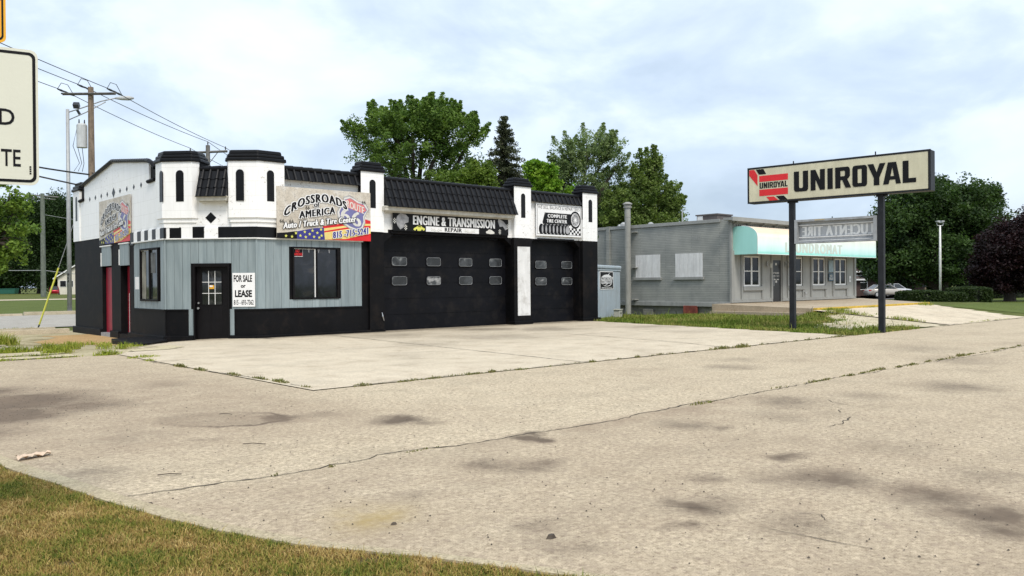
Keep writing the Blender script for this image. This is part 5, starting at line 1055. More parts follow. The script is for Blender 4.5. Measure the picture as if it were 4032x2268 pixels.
# ------------------------------------------------------------------ poles, lamps, wires
def wire(name, a, b, sag, r, label, mat=M['cable'], group=None, n=16):
    a, b = Vector(a), Vector(b); pts = [a.lerp(b, i/n)-Vector((0, 0, sag*4*(i/n)*(1-i/n))) for i in range(n+1)]
    mb = MB().tube(pts, r, 5, False); return tag(mb.build(name, mat, None, loc=tuple(a)), label, 'cable', group)
cd = Vector((2.37, -2.14, 0)).normalized()      # crossarm direction
def insul(mb, p, h=.18): mb.tube([p, p+Vector((0, 0, h*.5)), p+Vector((0, 0, h))], [.03, .06, .035], 8)
B1 = Vector((14.69, 54.17, 0))
up = thing('utility_pole', 'brown wooden utility pole carrying a grey transformer, nearest pole behind the shop', 'utility pole', (B1.x, B1.y, -.15))
mb = MB().tube([B1+Vector((0, 0, -.2)), B1+Vector((0, 0, 7)), B1+Vector((0, 0, 13.6))], [.24, .2, .16], 12); mb.build('pole', M['wood'], up)
mb = MB(); a = B1-cd*1.6+Vector((0, 0, 13.15)); b = B1+cd*1.6+Vector((0, 0, 13.15)); off = Vector((-cd.y, cd.x, 0))*-.2; mb.tube([a+off, b+off], .075, 4); mb.tube([a+off*1.8, b+off*1.8], .05, 4); mb.build('crossarm', M['woodgrey'], up)
mb = MB()
wd = Vector((-12.4, -13.1, 0)).normalized()
for t in (-1.5, -.3, 1.45):
    q_ = B1+cd*t+Vector((0, 0, 13.3+(.25 if t == -.3 else 0)))
    for s_ in (1, -1): mb.tube([q_, q_+wd*.5*s_, q_+wd*.9*s_], [.03, .07, .04], 8)
    mb.tube([q_+wd*.9, q_+wd*.5+Vector((0, 0, .45)), q_-wd*.2+Vector((0, 0, .5)), q_-wd*.9], .02, 5)
mb.build_each('insulator', M['insul'], up)
mb = MB(); tp = B1+Vector((-.42, .38, 0))*1.0; mb.tube([tp+Vector((0, 0, 9.95)), tp+Vector((0, 0, 11.3)), tp+Vector((0, 0, 11.4))], [.3, .3, .22], 16); tr = mb.build('transformer', paint('transformer_grey', (.5, .52, .52), .5), up)
mb = MB(); [mb.tube([tp+Vector((dx, 0, 11.35)), tp+Vector((dx, 0, 11.65))], [.05, .03], 8) for dx in (-.15, .15)]; mb.build_each('bushing', M['insul'], tr)
mb = MB(); cu = B1-cd*.95+Vector((-.1, 0, 12.5)); mb.tube([cu, cu+Vector((.1, 0, .0))+cd*.25], .2, 4); mb.tube([cu+Vector((.2, 0, -.25)), cu+Vector((.35, 0, -.5))], .08, 6); mb.build('cutout_switch', M['insul'], up)
mb = MB()
for dx in (-.5, -.25, .0): mb.tube([tp+Vector((dx*.5, 0, 11.2)), tp+Vector((dx, 0, 10)), tp+Vector((dx*.5+.1, 0, 9)), tp+Vector((dx*.9, 0, 8.5))], .018, 5, False)
mb.build_each('drop_lead', M['cable'], up)
B2 = Vector((27.1, 67.25, 0)); up2 = thing('utility_pole', 'grey utility pole with a braced crossarm showing between the two corner towers', 'utility pole', (B2.x, B2.y, -.1))
MB().tube([B2+Vector((0, 0, -.1)), B2+Vector((0, 0, 13.1))], [.22, .17], 12).build('pole', M['woodgrey'], up2)
mb = MB(); mb.tube([B2-cd*1.55+Vector((0, 0, 12.5)), B2+cd*1.6+Vector((0, 0, 12.6))], .1, 4); mb.build('crossarm', M['woodgrey'], up2)
mb = MB(); [mb.tube([B2+Vector((0, 0, 11.5)), B2+cd*s_*.8+Vector((0, 0, 12.5))], .035, 5) for s_ in (-1, 1)]; mb.build_each('brace', M['woodgrey'], up2)
mb = MB(); [insul(mb, p, .3) for p in (B2-cd*1.45+Vector((0, 0, 12.6)), B2+Vector((0, 0, 13.1)), B2+cd*1.45+Vector((0, 0, 12.7)))]; mb.build_each('insulator', M['insul'], up2)
B3 = Vector((32.4, 146, 0)); up3 = thing('utility_pole', 'tall distant utility pole on the lawn in front of the dark trees at left', 'utility pole', (B3.x, B3.y, 0))
MB().tube([B3, B3+Vector((0, 0, 16.3))], [.40, .30], 10).build('pole', paint('green_grey_pole', (.15, .17, .14), .9, .2, 3, .3), up3)
mb = MB(); mb.tube([B3+Vector((-1.9, 1.5, 16.1)), B3+Vector((1.9, -1.5, 15.7))], .12, 4); mb.tube([B3+Vector((-1.2, 1.1, 15.7)), B3+Vector((1.5, -1.5, 15.3))], .08, 4); mb.build('crossarm', M['woodgrey'], up3)
mb = MB(); [insul(mb, B3+Vector((t*1.2, -t*1.0, 16.0-.1*t)), .4) for t in (-1.4, -.5, .6, 1.4)]; mb.build_each('insulator', M['insul'], up3)
# three primary lines, spans either side of the first pole
far = Vector((14.69-2.6*12.4, 54.17-2.6*13.1, 0))
G1 = 'power lines strung over the shop'
for t, n1_, n2_ in ((-1.5, 'lowest', 'left'), (-.3, 'middle', 'middle'), (1.45, 'highest', 'right')):
    z = 13.35+(.25 if t == -.3 else 0)
    wire('power_line', B1+cd*t+Vector((0, 0, z)), Vector((far.x, far.y, z+.6))+cd*t, .5, .022, '%s of the three thin power lines left of the first pole' % n1_, group=G1, n=24)
    wire('power_line', B1+cd*t+Vector((0, 0, z)), B2+cd*(t if abs(t) > 1 else 0)+Vector((0, 0, 12.9 if abs(t) > 1 else 13.4)), .15, .022, '%s one of the thin power lines from the first pole down to the braced pole' % n2_, group=G1, n=24)
    B4 = B2+(B2-B1)*1.3
    wire('power_line', B2+cd*(t if abs(t) > 1 else 0)+Vector((0, 0, 12.9 if abs(t) > 1 else 13.4)), B4+cd*t+Vector((0, 0, 12.3)), .3, .022, '%s power line running on beyond the braced pole' % n2_, group=G1)
wire('service_cable', B1+Vector((0, 0, 8.3)), (0.5, 47, 9.4), .35, .05, 'thick black service cable reaching the first pole from the left')
wire('service_cable', (8.6, 33.2, 5.25), (-4, 36.0, 8.3), .15, .03, 'black cable running from the far left tower of the shop out of the picture')
wire('service_cable', B1+Vector((0, 0, 8.45)), (12.5, 33.3, 5.0), .2, .03, 'short black service cable dropping from the first pole behind the gable')
wire('phone_line', B3+Vector((0, 0, 4.2)), (-10, 125, 7.6), 1.2, .05, 'pale telephone line left of the distant pole in front of the trees', M['galv'])
wire('phone_line', B3+Vector((0, 0, 4.2)), (70, 150, 2.6), .8, .05, 'pale telephone line right of the distant pole', M['galv'])
wire('phone_line', B3+Vector((0, 0, 13.0)), (60, 155, 12.0), .5, .035, 'thin upper line right of the distant pole', M['galv'])
gw = thing('guy_wire', 'steel guy wire in a bright yellow plastic guard slanting into the grass', 'guy wire', (8.25, 38.0, -.15))
ga, gb = Vector((8.25, 38.0, -.15)), Vector((10.1, 37.0, 8.0)); gd = Vector((0, 0, 0))
# stays anchor at the back of the yard, rises towards the right
g0 = Vector((8.2, 37.9, -.15)); g1 = Vector((8.83, 37.29, 2.29)); g2 = g0+(g1-g0)*2.2
MB().tube([g0, g0+(g1-g0)*.07], .03, 6).build('anchor_rod', M['insul'], gw); MB().tube([g0+(g1-g0)*.06, g1], .034, 8).build('guard', M['guard'], gw); MB().tube([g1, g2], .012, 5).build('wire', M['galv'], gw)
# street lamp, left
LP = Vector((14.3, 57.8, -.15)); sp_ = thing('street_lamp', 'tall galvanised street lamp with a long curved arm left of the shop', 'street lamp', LP)
MB().tube([LP, LP+Vector((0, 0, .12)), LP+Vector((0, 0, .14))], [.34, .32, .15], 12).build('base', M['galv'], sp_)
MB().tube([LP+Vector((0, 0, .1)), LP+Vector((0, 0, 12.95))], [.145, .105], 14).build('pole', M['galv'], sp_, smooth=True)
ad = (Vector((17.3, 55.2, 0))-Vector((14.4, 57.8, 0)))
mb = MB(); mb.tube([LP+Vector((0, 0, 12.75)), LP+ad*.25+Vector((0, 0, 13.05)), LP+ad*.55+Vector((0, 0, 13.45)), LP+ad*.8+Vector((0, 0, 13.65))], .04, 8); mb.tube([LP+Vector((0, 0, 12.25)), LP+ad*.3+Vector((0, 0, 12.75)), LP+ad*.62+Vector((0, 0, 13.4))], .035, 8); mb.build('arm', M['galv'], sp_, smooth=True)
mb = MB(); h0 = LP+ad*.78+Vector((0, 0, 13.63)); mb.tube([h0, h0+ad*.1, h0+ad*.22, h0+ad*.3], [.06, .13, .15, .05], 10); mb.build('lamp_head', paint('lamp_grey', (.45, .46, .45), .4), sp_, smooth=True)
mb = MB(); XP = Frame((LP.x, LP.y), (.742, -.67)); text(mb, XP, 'HBI', -.075, .075, 2.25, 2.38, .150, .02); text(mb, XP, '0', -.04, .04, 2.02, 2.17, .15, .02); text(mb, XP, '3', -.04, .04, 1.82, 1.97, .15, .02); mb.build('lettering', M['print_black'], sp_)
# parking lot lamp, right
LR = Vector((65.4, 24.45, 0)); l2 = thing('parking_lamp', 'white parking lot lamp post with two floodlight heads in front of the big tree', 'street lamp', LR)
MB().tube([LR, LR+Vector((0, 0, 3.1)), LR+Vector((0, 0, 5.6))], [.085, .085, .06], 10).build('pole', paint('white_pole_paint', (.75, .75, .73), .5), l2, smooth=True)
mb = MB(); f2 = Frame((LR.x, LR.y), (.742, -.67))
for s_ in (-1, 1): mb.plate(f2, [(s_*.04, 5.78), (s_*.26, 5.86), (s_*.28, 5.96), (s_*.06, 5.97)], -.16, .16)
mb.build_each('floodlight', M['galv'], l2, bevel=.02); MB().tube([f2(-.25, 0, 5.8), f2(-.2, 0, 5.6), f2(.2, 0, 5.6), f2(.25, 0, 5.8)], .04, 6).build('bracket', M['galv'], l2)

# ------------------------------------------------------------------ trees
def leaves(centers, radii, per, size, r, up=.3):
    """centers (n,3), radii (n,) -> quads of leaves scattered in the clumps; returns v,f,tone index"""
    n = len(centers); k = per; c = np.repeat(centers, k, 0); rd = np.repeat(radii, k)
    d = r.normal(0, 1, (n*k, 3)); d /= np.linalg.norm(d, axis=1)[:, None]+1e-9; p = c+d*(rd*r.random(n*k)**.5)[:, None]*np.array([1, 1, .85])
    a = r.normal(0, 1, (n*k, 3)); a[:, 2] *= .6; a /= np.linalg.norm(a, axis=1)[:, None]; b = np.cross(a, r.normal(0, 1, (n*k, 3))); b /= np.linalg.norm(b, axis=1)[:, None]+1e-9
    s = size*(.6+.8*r.random(n*k)); a = a*s[:, None]; b = b*(s*.62)[:, None]
    v = np.stack([p-a, p-a*.1-b, p+a, p-a*.1+b], 1).reshape(-1, 3); f = np.arange(n*k*4).reshape(-1, 4); return v, f, np.repeat(np.arange(n), k*4)
def tree(name, label, base, lobes, mat, leaf, nclump, per, trunk=(.22, .5), seed=1, group=None, cat='tree', spiky=0, clr=.45, shell=.45, limb=.1, kind=None, forkz=None):
    """lobes: (lateral, depth, z, rx, rz) metres about the base; lateral runs along the street-parallel right of the view"""
    r = np.random.default_rng(seed); rd = random.Random(seed); bx, by, bz = base; o = thing(name, label, cat, base, group)
    E1 = np.array([.742, -.67, 0]); E2 = np.array([.67, .742, 0]); Bv = np.array(base)
    C, Rr = [], []; L_ = [(Bv+E1*a+E2*b+np.array([0, 0, z-bz]), rx_, rz_) for a, b, z, rx_, rz_ in lobes]; vol = np.array([l[1]**2*l[2] for l in L_])**.75; cnt = np.maximum(4, (nclump*vol/vol.sum()).astype(int))
    for (c, rx_, rz_), m_ in zip(L_, cnt):
        d = r.normal(0, 1, (m_, 3)); d /= np.linalg.norm(d, axis=1)[:, None]; d = d*(1+.22*np.sin(d[:, 0:1]*7+c[0])*np.cos(d[:, 2:3]*6+c[1])); q_ = (shell+(1-shell)*r.random(m_)**.6)*(1+.10*r.normal(0, 1, m_))
        C.append(c+d*q_[:, None]*np.array([rx_, rx_, rz_])); Rr.append(clr*(.6+.8*r.random(m_)))
    C = np.concatenate(C); Rr = np.concatenate(Rr)
    if spiky:
        top = C[:, 2] > np.median(C[:, 2]); s = C[top][r.random(top.sum()) < spiky]; ctr = Bv+np.array([0, 0, np.mean([l[0][2] for l in L_])-bz])
        dd = s-ctr; dd /= np.linalg.norm(dd, axis=1)[:, None]; dd[:, 2] += .9; dd /= np.linalg.norm(dd, axis=1)[:, None]
        for q_, rr in ((.35, .75), (.7, .5), (1.0, .3)): C = np.concatenate([C, s+dd*q_*clr*1.6]); Rr = np.concatenate([Rr, np.full(len(s), clr*rr)])
    v, f, ci = leaves(C, Rr, per, leaf, r); ct = np.clip(r.normal(.5, .24, len(C)), 0, 1); tn = np.clip(ct[ci]+np.repeat(r.normal(0, .14, len(f)), 4), 0, 1)
    rawmesh('crown', v, f, mat, o, tone=tn)
    mb = MB(); zt = forkz or bz+(min(l[0][2]-l[2] for l in L_)-bz)*.8; fork = Vector((bx, by, zt)); mb.tube([Vector(base)+Vector((0, 0, -.2)), Vector((bx, by, (bz+zt)/2)), fork], [trunk[1], (trunk[0]+trunk[1])/2, trunk[0]], 9, False)
    for c, rx_, rz_ in L_:
        c = Vector(c); mid = fork.lerp(c, .5)+Vector((rd.uniform(-.4, .4), rd.uniform(-.4, .4), rd.uniform(-.2, .5))); mb.tube([fork-Vector((0, 0, .3)), mid, c], [trunk[0]*.75, trunk[0]*.45, trunk[0]*.2], 6, False)
        for j in range(6):
            e = Vector((c.x+rd.uniform(-1, 1)*rx_*.8, c.y+rd.uniform(-1, 1)*rx_*.8, c.z+rd.uniform(-.4, 1)*rz_*.8)); s0 = mid.lerp(c, rd.random()); mb.tube([s0, s0.lerp(e, .5)+Vector((0, 0, rd.uniform(-.2, .3))), e], [trunk[0]*.2, trunk[0]*.12, trunk[0]*.04], 4, False)
    mb.build('trunk', M['trunk'], o); return o
def at(xc, dep, z=0):      # place on the plan: xc metres right of the view axis, dep metres ahead
    return (dep*.670+xc*.742, dep*.742-xc*.670, z)
MAPLE = leafmat('maple_leaves', (.055, .115, .022), (.20, .30, .065), .42); ASH = leafmat('willow_leaves', (.10, .155, .065), (.29, .36, .165), .42); DARK = leafmat('dark_leaves', (.012, .028, .008), (.045, .085, .022)); SPR = leafmat('spruce_needles', (.022, .032, .018), (.10, .115, .055), .15)
CAT = leafmat('bright_big_leaves', (.09, .20, .015), (.24, .38, .035)); PURP = leafmat('purple_leaves', (.006, .003, .004), (.026, .008, .010), .2); NEAR = leafmat('near_leaves', (.06, .12, .02), (.20, .30, .045))
s = 58/2077
def LB(cx, dep, lst, dy=0):      # lobes given as (x, y, rx, ry) offsets in hundredths of the view angle, turned into metres at this distance
    k = dep/2077; return [((x-cx)*k, random.uniform(-.35, .35)*rx_*k, 1.5+(727+(1288-x)*.0081-y-dy)*k, rx_*k, ry_*k) for x, y, rx_, ry_ in lst]
tree('maple_tree', 'big round maple rising behind the middle of the shop roof', at((1045-1288)*s, 58), LB(1045, 58, [(1045, 335, 105, 78), (935, 345, 50, 42), (1135, 325, 66, 62), (985, 405, 78, 48), (1150, 405, 58, 58), (1085, 285, 74, 32), (985, 292, 50, 32), (1185, 440, 40, 40), (1110, 450, 60, 34), (900, 310, 22, 22), (1195, 330, 22, 40)], 22), MAPLE, .08, 760, 66, (.3, .5), 11, spiky=.5, clr=.46, forkz=6.5)
tree('willow_tree', 'loose pale green tree left of the pair behind the grey laundromat', at((1465-1288)*62/2077, 62), LB(1465, 62, [(1480, 370, 78, 45), (1530, 355, 45, 35), (1425, 405, 50, 40), (1400, 435, 42, 38), (1480, 440, 70, 50), (1540, 460, 55, 60), (1440, 500, 60, 60), (1560, 400, 20, 30)], 24), ASH, .075, 430, 56, (.25, .45), 12, spiky=.4, clr=.45, forkz=6)
tree('willow_tree', 'mid green tree with a leaning pointed crown above the laundromat flat roof', at((1625-1288)*60/2077, 60), LB(1625, 60, [(1620, 440, 40, 55), (1655, 490, 55, 50), (1600, 510, 60, 50), (1690, 530, 32, 40), (1645, 400, 22, 26), (1560, 530, 50, 50), (1670, 560, 50, 30), (1610, 560, 60, 30)], 22), leafmat('mid_leaves', (.065, .11, .025), (.22, .29, .08), .42), .085, 560, 64, (.25, .42), 13, spiky=.3, clr=.46, forkz=5)
tree('catalpa_tree', 'bright lime green young tree with large leaves just behind the tiled parapet', at((1360-1288)*42/2077, 42), LB(1360, 42, [(1345, 440, 22, 20), (1378, 445, 22, 20), (1355, 470, 30, 18), (1395, 475, 18, 14), (1370, 500, 36, 24), (1440, 495, 14, 10)]), CAT, .11, 170, 34, (.1, .16), 14, clr=.3, forkz=3.5)
tree('maple_tree', 'lower yellow green tree between the big maple and the spruce', at((1195-1288)*52/2077, 52), LB(1195, 52, [(1180, 470, 45, 35), (1215, 455, 30, 32), (1140, 480, 40, 26), (1210, 490, 40, 30)]), leafmat('yellow_leaves', (.06, .11, .014), (.17, .24, .035)), .08, 300, 80, (.15, .3), 15, clr=.45, forkz=4)
tree('maple_tree', 'dense dark tree mass low behind the garage door parapets', at((1500-1288)*75/2077, 75), LB(1500, 75, [(1520, 560, 60, 70), (1450, 560, 60, 60), (1600, 590, 60, 50), (1680, 585, 40, 40)]), DARK, .14, 340, 90, (.3, .5), 16, clr=.8)
# spruce
def spruce():
    r = np.random.default_rng(5); k = 60/2077; bx, by, _ = at((1272-1288)*k, 60); o = thing('spruce_tree', 'dark pointed spruce between the maple and the bright green tree', 'tree', (bx, by, 0))
    top = 1.5+(727-312)*k; C, Rr, tb = [], [], MB(); tb.tube([(bx, by, -.1), (bx, by, top)], [.3, .03], 8)
    z = top
    while z > 3.5:
        R_ = .16+(top-z)*.37; nb = int(8+R_*8)
        for j in range(nb):
            a = r.random()*6.28; Lb = R_*(.75+.4*r.random()); zz = z+r.normal(0, .12); e = Vector((bx+Lb*math.cos(a), by+Lb*math.sin(a), zz-Lb*.30))
            tb.tube([(bx, by, zz), tuple(e)], [.03, .01], 4, False)
            for t in np.linspace(.15, 1.02, max(3, int(Lb*3.4))):
                C.append((bx+(e.x-bx)*t, by+(e.y-by)*t, zz+(e.z-zz)*t-.05+(.10 if t > .9 else 0))); Rr.append(.17+.16*r.random()*min(1, R_))
        z -= .40
    C, Rr = np.array(C), np.array(Rr); v, f, ci = leaves(C, Rr, 26, .07, r); ct = np.clip(r.normal(.45, .25, len(C)), 0, 1); rawmesh('crown', v, f, SPR, o, tone=ct[ci]); tb.build('trunk', M['trunk'], o)
spruce()
# right: big dark tree, purple tree, backdrop trees
tree('oak_tree', 'huge dark green tree right of the pole sign above the hedges', at((2370-1288)*72/2077, 72), LB(2370, 72, [(2370, 540, 110, 80), (2290, 560, 80, 60), (2450, 560, 80, 60), (2250, 640, 70, 60), (2350, 660, 90, 60), (2450, 650, 80, 60), (2330, 490, 55, 35), (2480, 510, 40, 35), (2210, 610, 22, 22), (2215, 690, 40, 36)]), leafmat('oak_leaves', (.014, .034, .010), (.075, .13, .035)), .12, 1150, 95, (.5, .7), 17, clr=.8)
tree('plum_tree', 'dark purple leaved tree at the right edge of the picture', at((2540-1288)*58/2077, 58), LB(2540, 58, [(2545, 635, 80, 56), (2605, 610, 80, 60), (2500, 675, 60, 42), (2560, 700, 90, 45), (2620, 660, 60, 60), (2500, 715, 60, 30)]), PURP, .085, 850, 84, (.3, .45), 18, clr=.52)
for i, (cx, dep, lob, lab) in enumerate([
    (2230, 105, [(2230, 650, 60, 60), (2190, 690, 50, 40), (2280, 680, 60, 50)], 'dark background tree over the brown brick house'),
    (2420, 110, [(2420, 660, 80, 60), (2350, 690, 70, 50), (2480, 690, 70, 50)], 'dark background tree behind the white lamp post'),
    (2590, 120, [(2590, 670, 80, 70), (2540, 700, 60, 50)], 'dark background tree far behind the purple one')]):
    tree('oak_tree', lab, at((cx-1288)*dep/2077, dep, -.3), LB(cx, dep, lob), DARK, .2, 300, 84, (.4, .6), 30+i, clr=1.3, group='dark trees behind the hedges')
# left: near branches, dark wood beyond the lawn
tree('elm_tree', 'near leafy tree reaching into the left edge under the road sign', at((-230-1288)*18/2077, 18, -.1), LB(-230, 18, [(-40, 560, 70, 60), (-20, 640, 80, 38), (30, 525, 38, 34), (45, 585, 38, 26), (60, 640, 26, 16), (-60, 420, 90, 120), (-120, 300, 120, 100), (-160, 560, 120, 120), (0, 690, 30, 12), (40, 250, 45, 30)]), NEAR, .04, 800, 50, (.12, .2), 19, clr=.17, shell=.3, forkz=2.2)
xl_ = -40
for i, (x, y, w_) in enumerate([(-20, 600, 50), (45, 575, 42), (100, 580, 40), (150, 575, 42), (195, 590, 42), (235, 600, 45)]):
    tree('oak_tree', ['dark tree at the far left of the wood beyond the lawn', 'second dark tree from the left in the wood beyond the lawn', 'dark tree behind the distant utility pole', 'dark tree above the small white house', 'dark tree partly hidden by the street lamp and the shop corner', 'dark tree beyond the lawn hidden mostly by the shop'][i],
         at((x-1288)*205/2077, 205, 0), LB(x, 205, [(x, y, w_, 62), (x-15, y+70, w_, 60), (x+12, y-30, w_*.6, 36), (x+5, y+120, w_, 40)]), DARK, .24, 420, 90, (.5, .8), 40+i, clr=2.2, group='dark trees beyond the rear lawn')
# hedges
def hedge(cx, cy, rx_, ry_, h, label, seed, ang=0.0, z0=None):
    r = np.random.default_rng(seed); n = 9000; z0 = float(T(cx, cy)) if z0 is None else z0; o = thing('hedge', label, 'hedge', (cx, cy, z0), 'clipped hedges by the car park')
    a = r.random(n)*6.28; tp = r.random(n) < .45; q_ = np.where(tp, r.random(n)**.5, 1); zz = np.where(tp, 1, r.random(n)); bul = np.where(tp, 1, .93+.10*np.sin(zz*2.6))
    lx = np.sign(np.cos(a))*np.abs(np.cos(a))**.6*rx_*q_*bul; ly = np.sign(np.sin(a))*np.abs(np.sin(a))**.6*ry_*q_*bul; zc = z0+h*zz*np.where(tp, 1-.12*q_**4, .93)
    c, s_ = math.cos(ang), math.sin(ang); C = np.stack([cx+lx*c-ly*s_, cy+lx*s_+ly*c, zc], -1); v, f, ci = leaves(C, np.full(n, .07), 2, .055, r)
    rawmesh('foliage', v, f, M['hedge'], o, tone=np.clip(r.normal(.5, .25, n), 0, 1)[ci])
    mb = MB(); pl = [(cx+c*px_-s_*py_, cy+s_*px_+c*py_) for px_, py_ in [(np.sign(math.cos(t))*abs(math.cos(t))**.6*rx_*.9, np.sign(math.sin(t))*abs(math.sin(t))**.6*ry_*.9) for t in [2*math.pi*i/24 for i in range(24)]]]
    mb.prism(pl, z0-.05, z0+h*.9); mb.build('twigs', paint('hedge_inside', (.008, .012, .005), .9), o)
va = R(47.9-90)
hedge(*at(24.75, 50)[:2], 1.28, 1.0, .86, 'left clipped hedge beside the parked silver car', 51, va, .0); hedge(*at(26.55, 50.2)[:2], .78, .9, .76, 'middle clipped hedge in front of the lamp post', 52, va, -.02); hedge(*at(29.3, 53)[:2], 1.15, 1.1, 1.08, 'right clipped hedge, the tallest rounded block on the lawn', 53, va, -.06)
hedge(*at(45.5, 74)[:2], 5.0, 1.4, 1.2, 'far low dark hedge under the purple tree', 54, va, -.1)
# climbing weed at the right end of the shop
tree('climbing_vine', 'leafy vine poking out past the right end of the shop', (24.85, 22.9, 0), [(0, 0, z, .10, .22) for z in (2.2, 2.5, 2.9, 3.3)]+[(.22, -.1, 3.35, .1, .12), (.15, 0, 2.65, .1, .12), (.15, 0, 2.3, .12, .1)], leafmat('vine_leaves', (.02, .045, .012), (.07, .12, .03)), .075, 34, 16, (.02, .03), 60, cat='plant', clr=.12, forkz=2.0)

# ------------------------------------------------------------------ cars and far houses
def car(base, yaw, col, L, Wd, H, name, label, suv=False):
    o = thing(name, label, 'car', base); c, s_ = math.cos(yaw), math.sin(yaw); bz = base[2]
    def W_(x, y, z): return (base[0]+c*x-s_*y, base[1]+s_*x+c*y, bz+z)
    def loft(sec):      # sections: (x, [(y,z)...])
        mb = MB(); k = len(sec[0][1]); P = [W_(x, y, z) for x, pr in sec for y, z in pr]; fs = []
        for i in range(len(sec)-1):
            for j in range(k): fs.append((i*k+j, i*k+(j+1) % k, (i+1)*k+(j+1) % k, (i+1)*k+j))
        fs += [tuple(range(k)), tuple(range((len(sec)-1)*k, len(sec)*k))[::-1]]; mb.add(P, fs); return mb
    hw = Wd/2; zb = .22
    def sec(x, w, z1, r=.12): return (x, [(-w+.05, zb), (-w, zb+.15), (-w, z1-r), (-w+r*.7, z1), (w-r*.7, z1), (w, z1-r), (w, zb+.15), (w-.05, zb)])
    if suv: S = [sec(-L/2, hw*.86, .85), sec(-L/2+.12, hw*.97, 1.0), sec(-L/4, hw, 1.04), sec(L*.2, hw, 1.04), sec(L*.42, hw*.95, .98), sec(L/2, hw*.8, .75)]
    else: S = [sec(-L/2, hw*.72, .78), sec(-L/2+.15, hw*.92, .93), sec(-L*.3, hw, .97), sec(0, hw, .95), sec(L*.22, hw, .93), sec(L*.4, hw*.95, .82), sec(L/2-.06, hw*.8, .68), sec(L/2, hw*.7, .55)]
    bm = paint(name+'_paint', col, .25, .03, 3, 0, 0, metal=.35); loft(S).build('body', bm, o, smooth=True)
    z0c = 1.0 if suv else .92; xr, xf, tr_, tf = (-L/2+.1, L*.22, -L/2+.35, L*.06) if suv else (-L*.40, L*.24, -L*.22, L*.06)
    def rf(t): return [(-hw*.9, z0c-.03), (-hw*.72, H-.06), (-hw*.6, H), (hw*.6, H), (hw*.72, H-.06), (hw*.9, z0c-.03)]
    def low(): return [(-hw*.9, z0c-.05), (-hw*.88, z0c-.03), (-hw*.8, z0c), (hw*.8, z0c), (hw*.88, z0c-.03), (hw*.9, z0c-.05)]
    gl = glass('car_glass', (.02, .025, .028)); g = loft([(xr, low()), (tr_, rf(0)), (tf, rf(0)), (xf, low())]); gh = g.build('glasshouse', gl, o)
    mb = MB(); mb.add([W_(tr_-.05, -hw*.62, H+.004), W_(tf+.05, -hw*.62, H+.004), W_(tf+.05, hw*.62, H+.004), W_(tr_-.05, hw*.62, H+.004)], [(0, 1, 2, 3)])
    for y_ in (-1, 1):
        for x_a, x_b in ((tr_, xr), (tf, xf)): mb.tube([W_(x_a, y_*hw*.70, H-.04), W_(x_b, y_*hw*.89, z0c-.02)], .035, 5)
        mb.tube([W_(tr_, y_*hw*.70, H-.02), W_(tf, y_*hw*.70, H-.02)], .03, 5); mb.tube([W_((tr_+tf)/2-.05, y_*hw*.74, H-.04), W_((tr_+tf)/2-.05, y_*hw*.91, z0c-.03)], .028, 5)
    mb.build('roof', bm, o)
    for x_ in (-L*.31, L*.31):
        for y_ in (-1, 1):
            w_ = MB().tube([W_(x_, y_*(hw-.2), .32), W_(x_, y_*(hw+.012), .32)], .32, 18).build('tyre', paint('tyre_rubber', (.012, .012, .013), .8), o)
            ri = MB(); ri.tube([W_(x_, y_*(hw+.01), .32), W_(x_, y_*(hw+.02), .32)], .21, 14); ri.build('rim', paint('wheel_metal', (.45, .45, .45), .35, .3, 30, 0), w_)
    for y_ in (-1, 1):
        MB().add([W_(-L/2+.01, y_*hw*.5, .7), W_(-L/2+.01, y_*hw*.74, .7), W_(-L/2+.18, y_*hw*.95, .72), W_(-L/2+.16, y_*hw*.95, .86), W_(-L/2-.0, y_*hw*.72, .84), W_(-L/2-.0, y_*hw*.5, .84)], [(0, 1, 4, 5), (1, 2, 3, 4)]).build('tail_light', M['print_red'], o)
        MB().add([W_(L/2-.02, y_*hw*.5, .58), W_(L/2-.14, y_*hw*.86, .62), W_(L/2-.22, y_*hw*.9, .74), W_(L/2-.1, y_*hw*.5, .68)], [(0, 1, 2, 3)]).build('headlight', M['print_white'], o)
    return o
x_, y_, _ = at(42.9, 95); car((x_, y_, -.37), R(47.9-90+4), (.46, .42, .37), 4.4, 1.82, 1.46, 'sedan_car', 'champagne silver sedan parked in front of the brown brick house')
x_, y_, _ = at(46.0, 99.5); car((x_, y_, -.37), R(47.9-90+8), (.60, .61, .62), 4.4, 1.8, 1.5, 'white_car', 'white car parked just behind the silver sedan, only its roof showing')
x_, y_, _ = at(-95.3, 172); car((x_, y_, .0), R(75), (.30, .01, .02), 4.6, 1.85, 1.75, 'red_car', 'small red sport utility car parked beside the distant white house', True)
mb_ = at(45.0, 90); mbx = thing('mailbox', 'dark mailbox on a short brown post in front of the silver sedan', 'mailbox', (mb_[0], mb_[1], -.38)); mx, my = mb_[0], mb_[1]
MB().box(mx-.09, mx+.09, my-.09, my+.09, -.4, .75).build('post', M['wood'], mbx); m2 = MB(); m2.tube([(mx-.3, my, .92), (mx+.3, my, .92)], .17, 10); m2.build('box', M['dkmetal'], mbx)
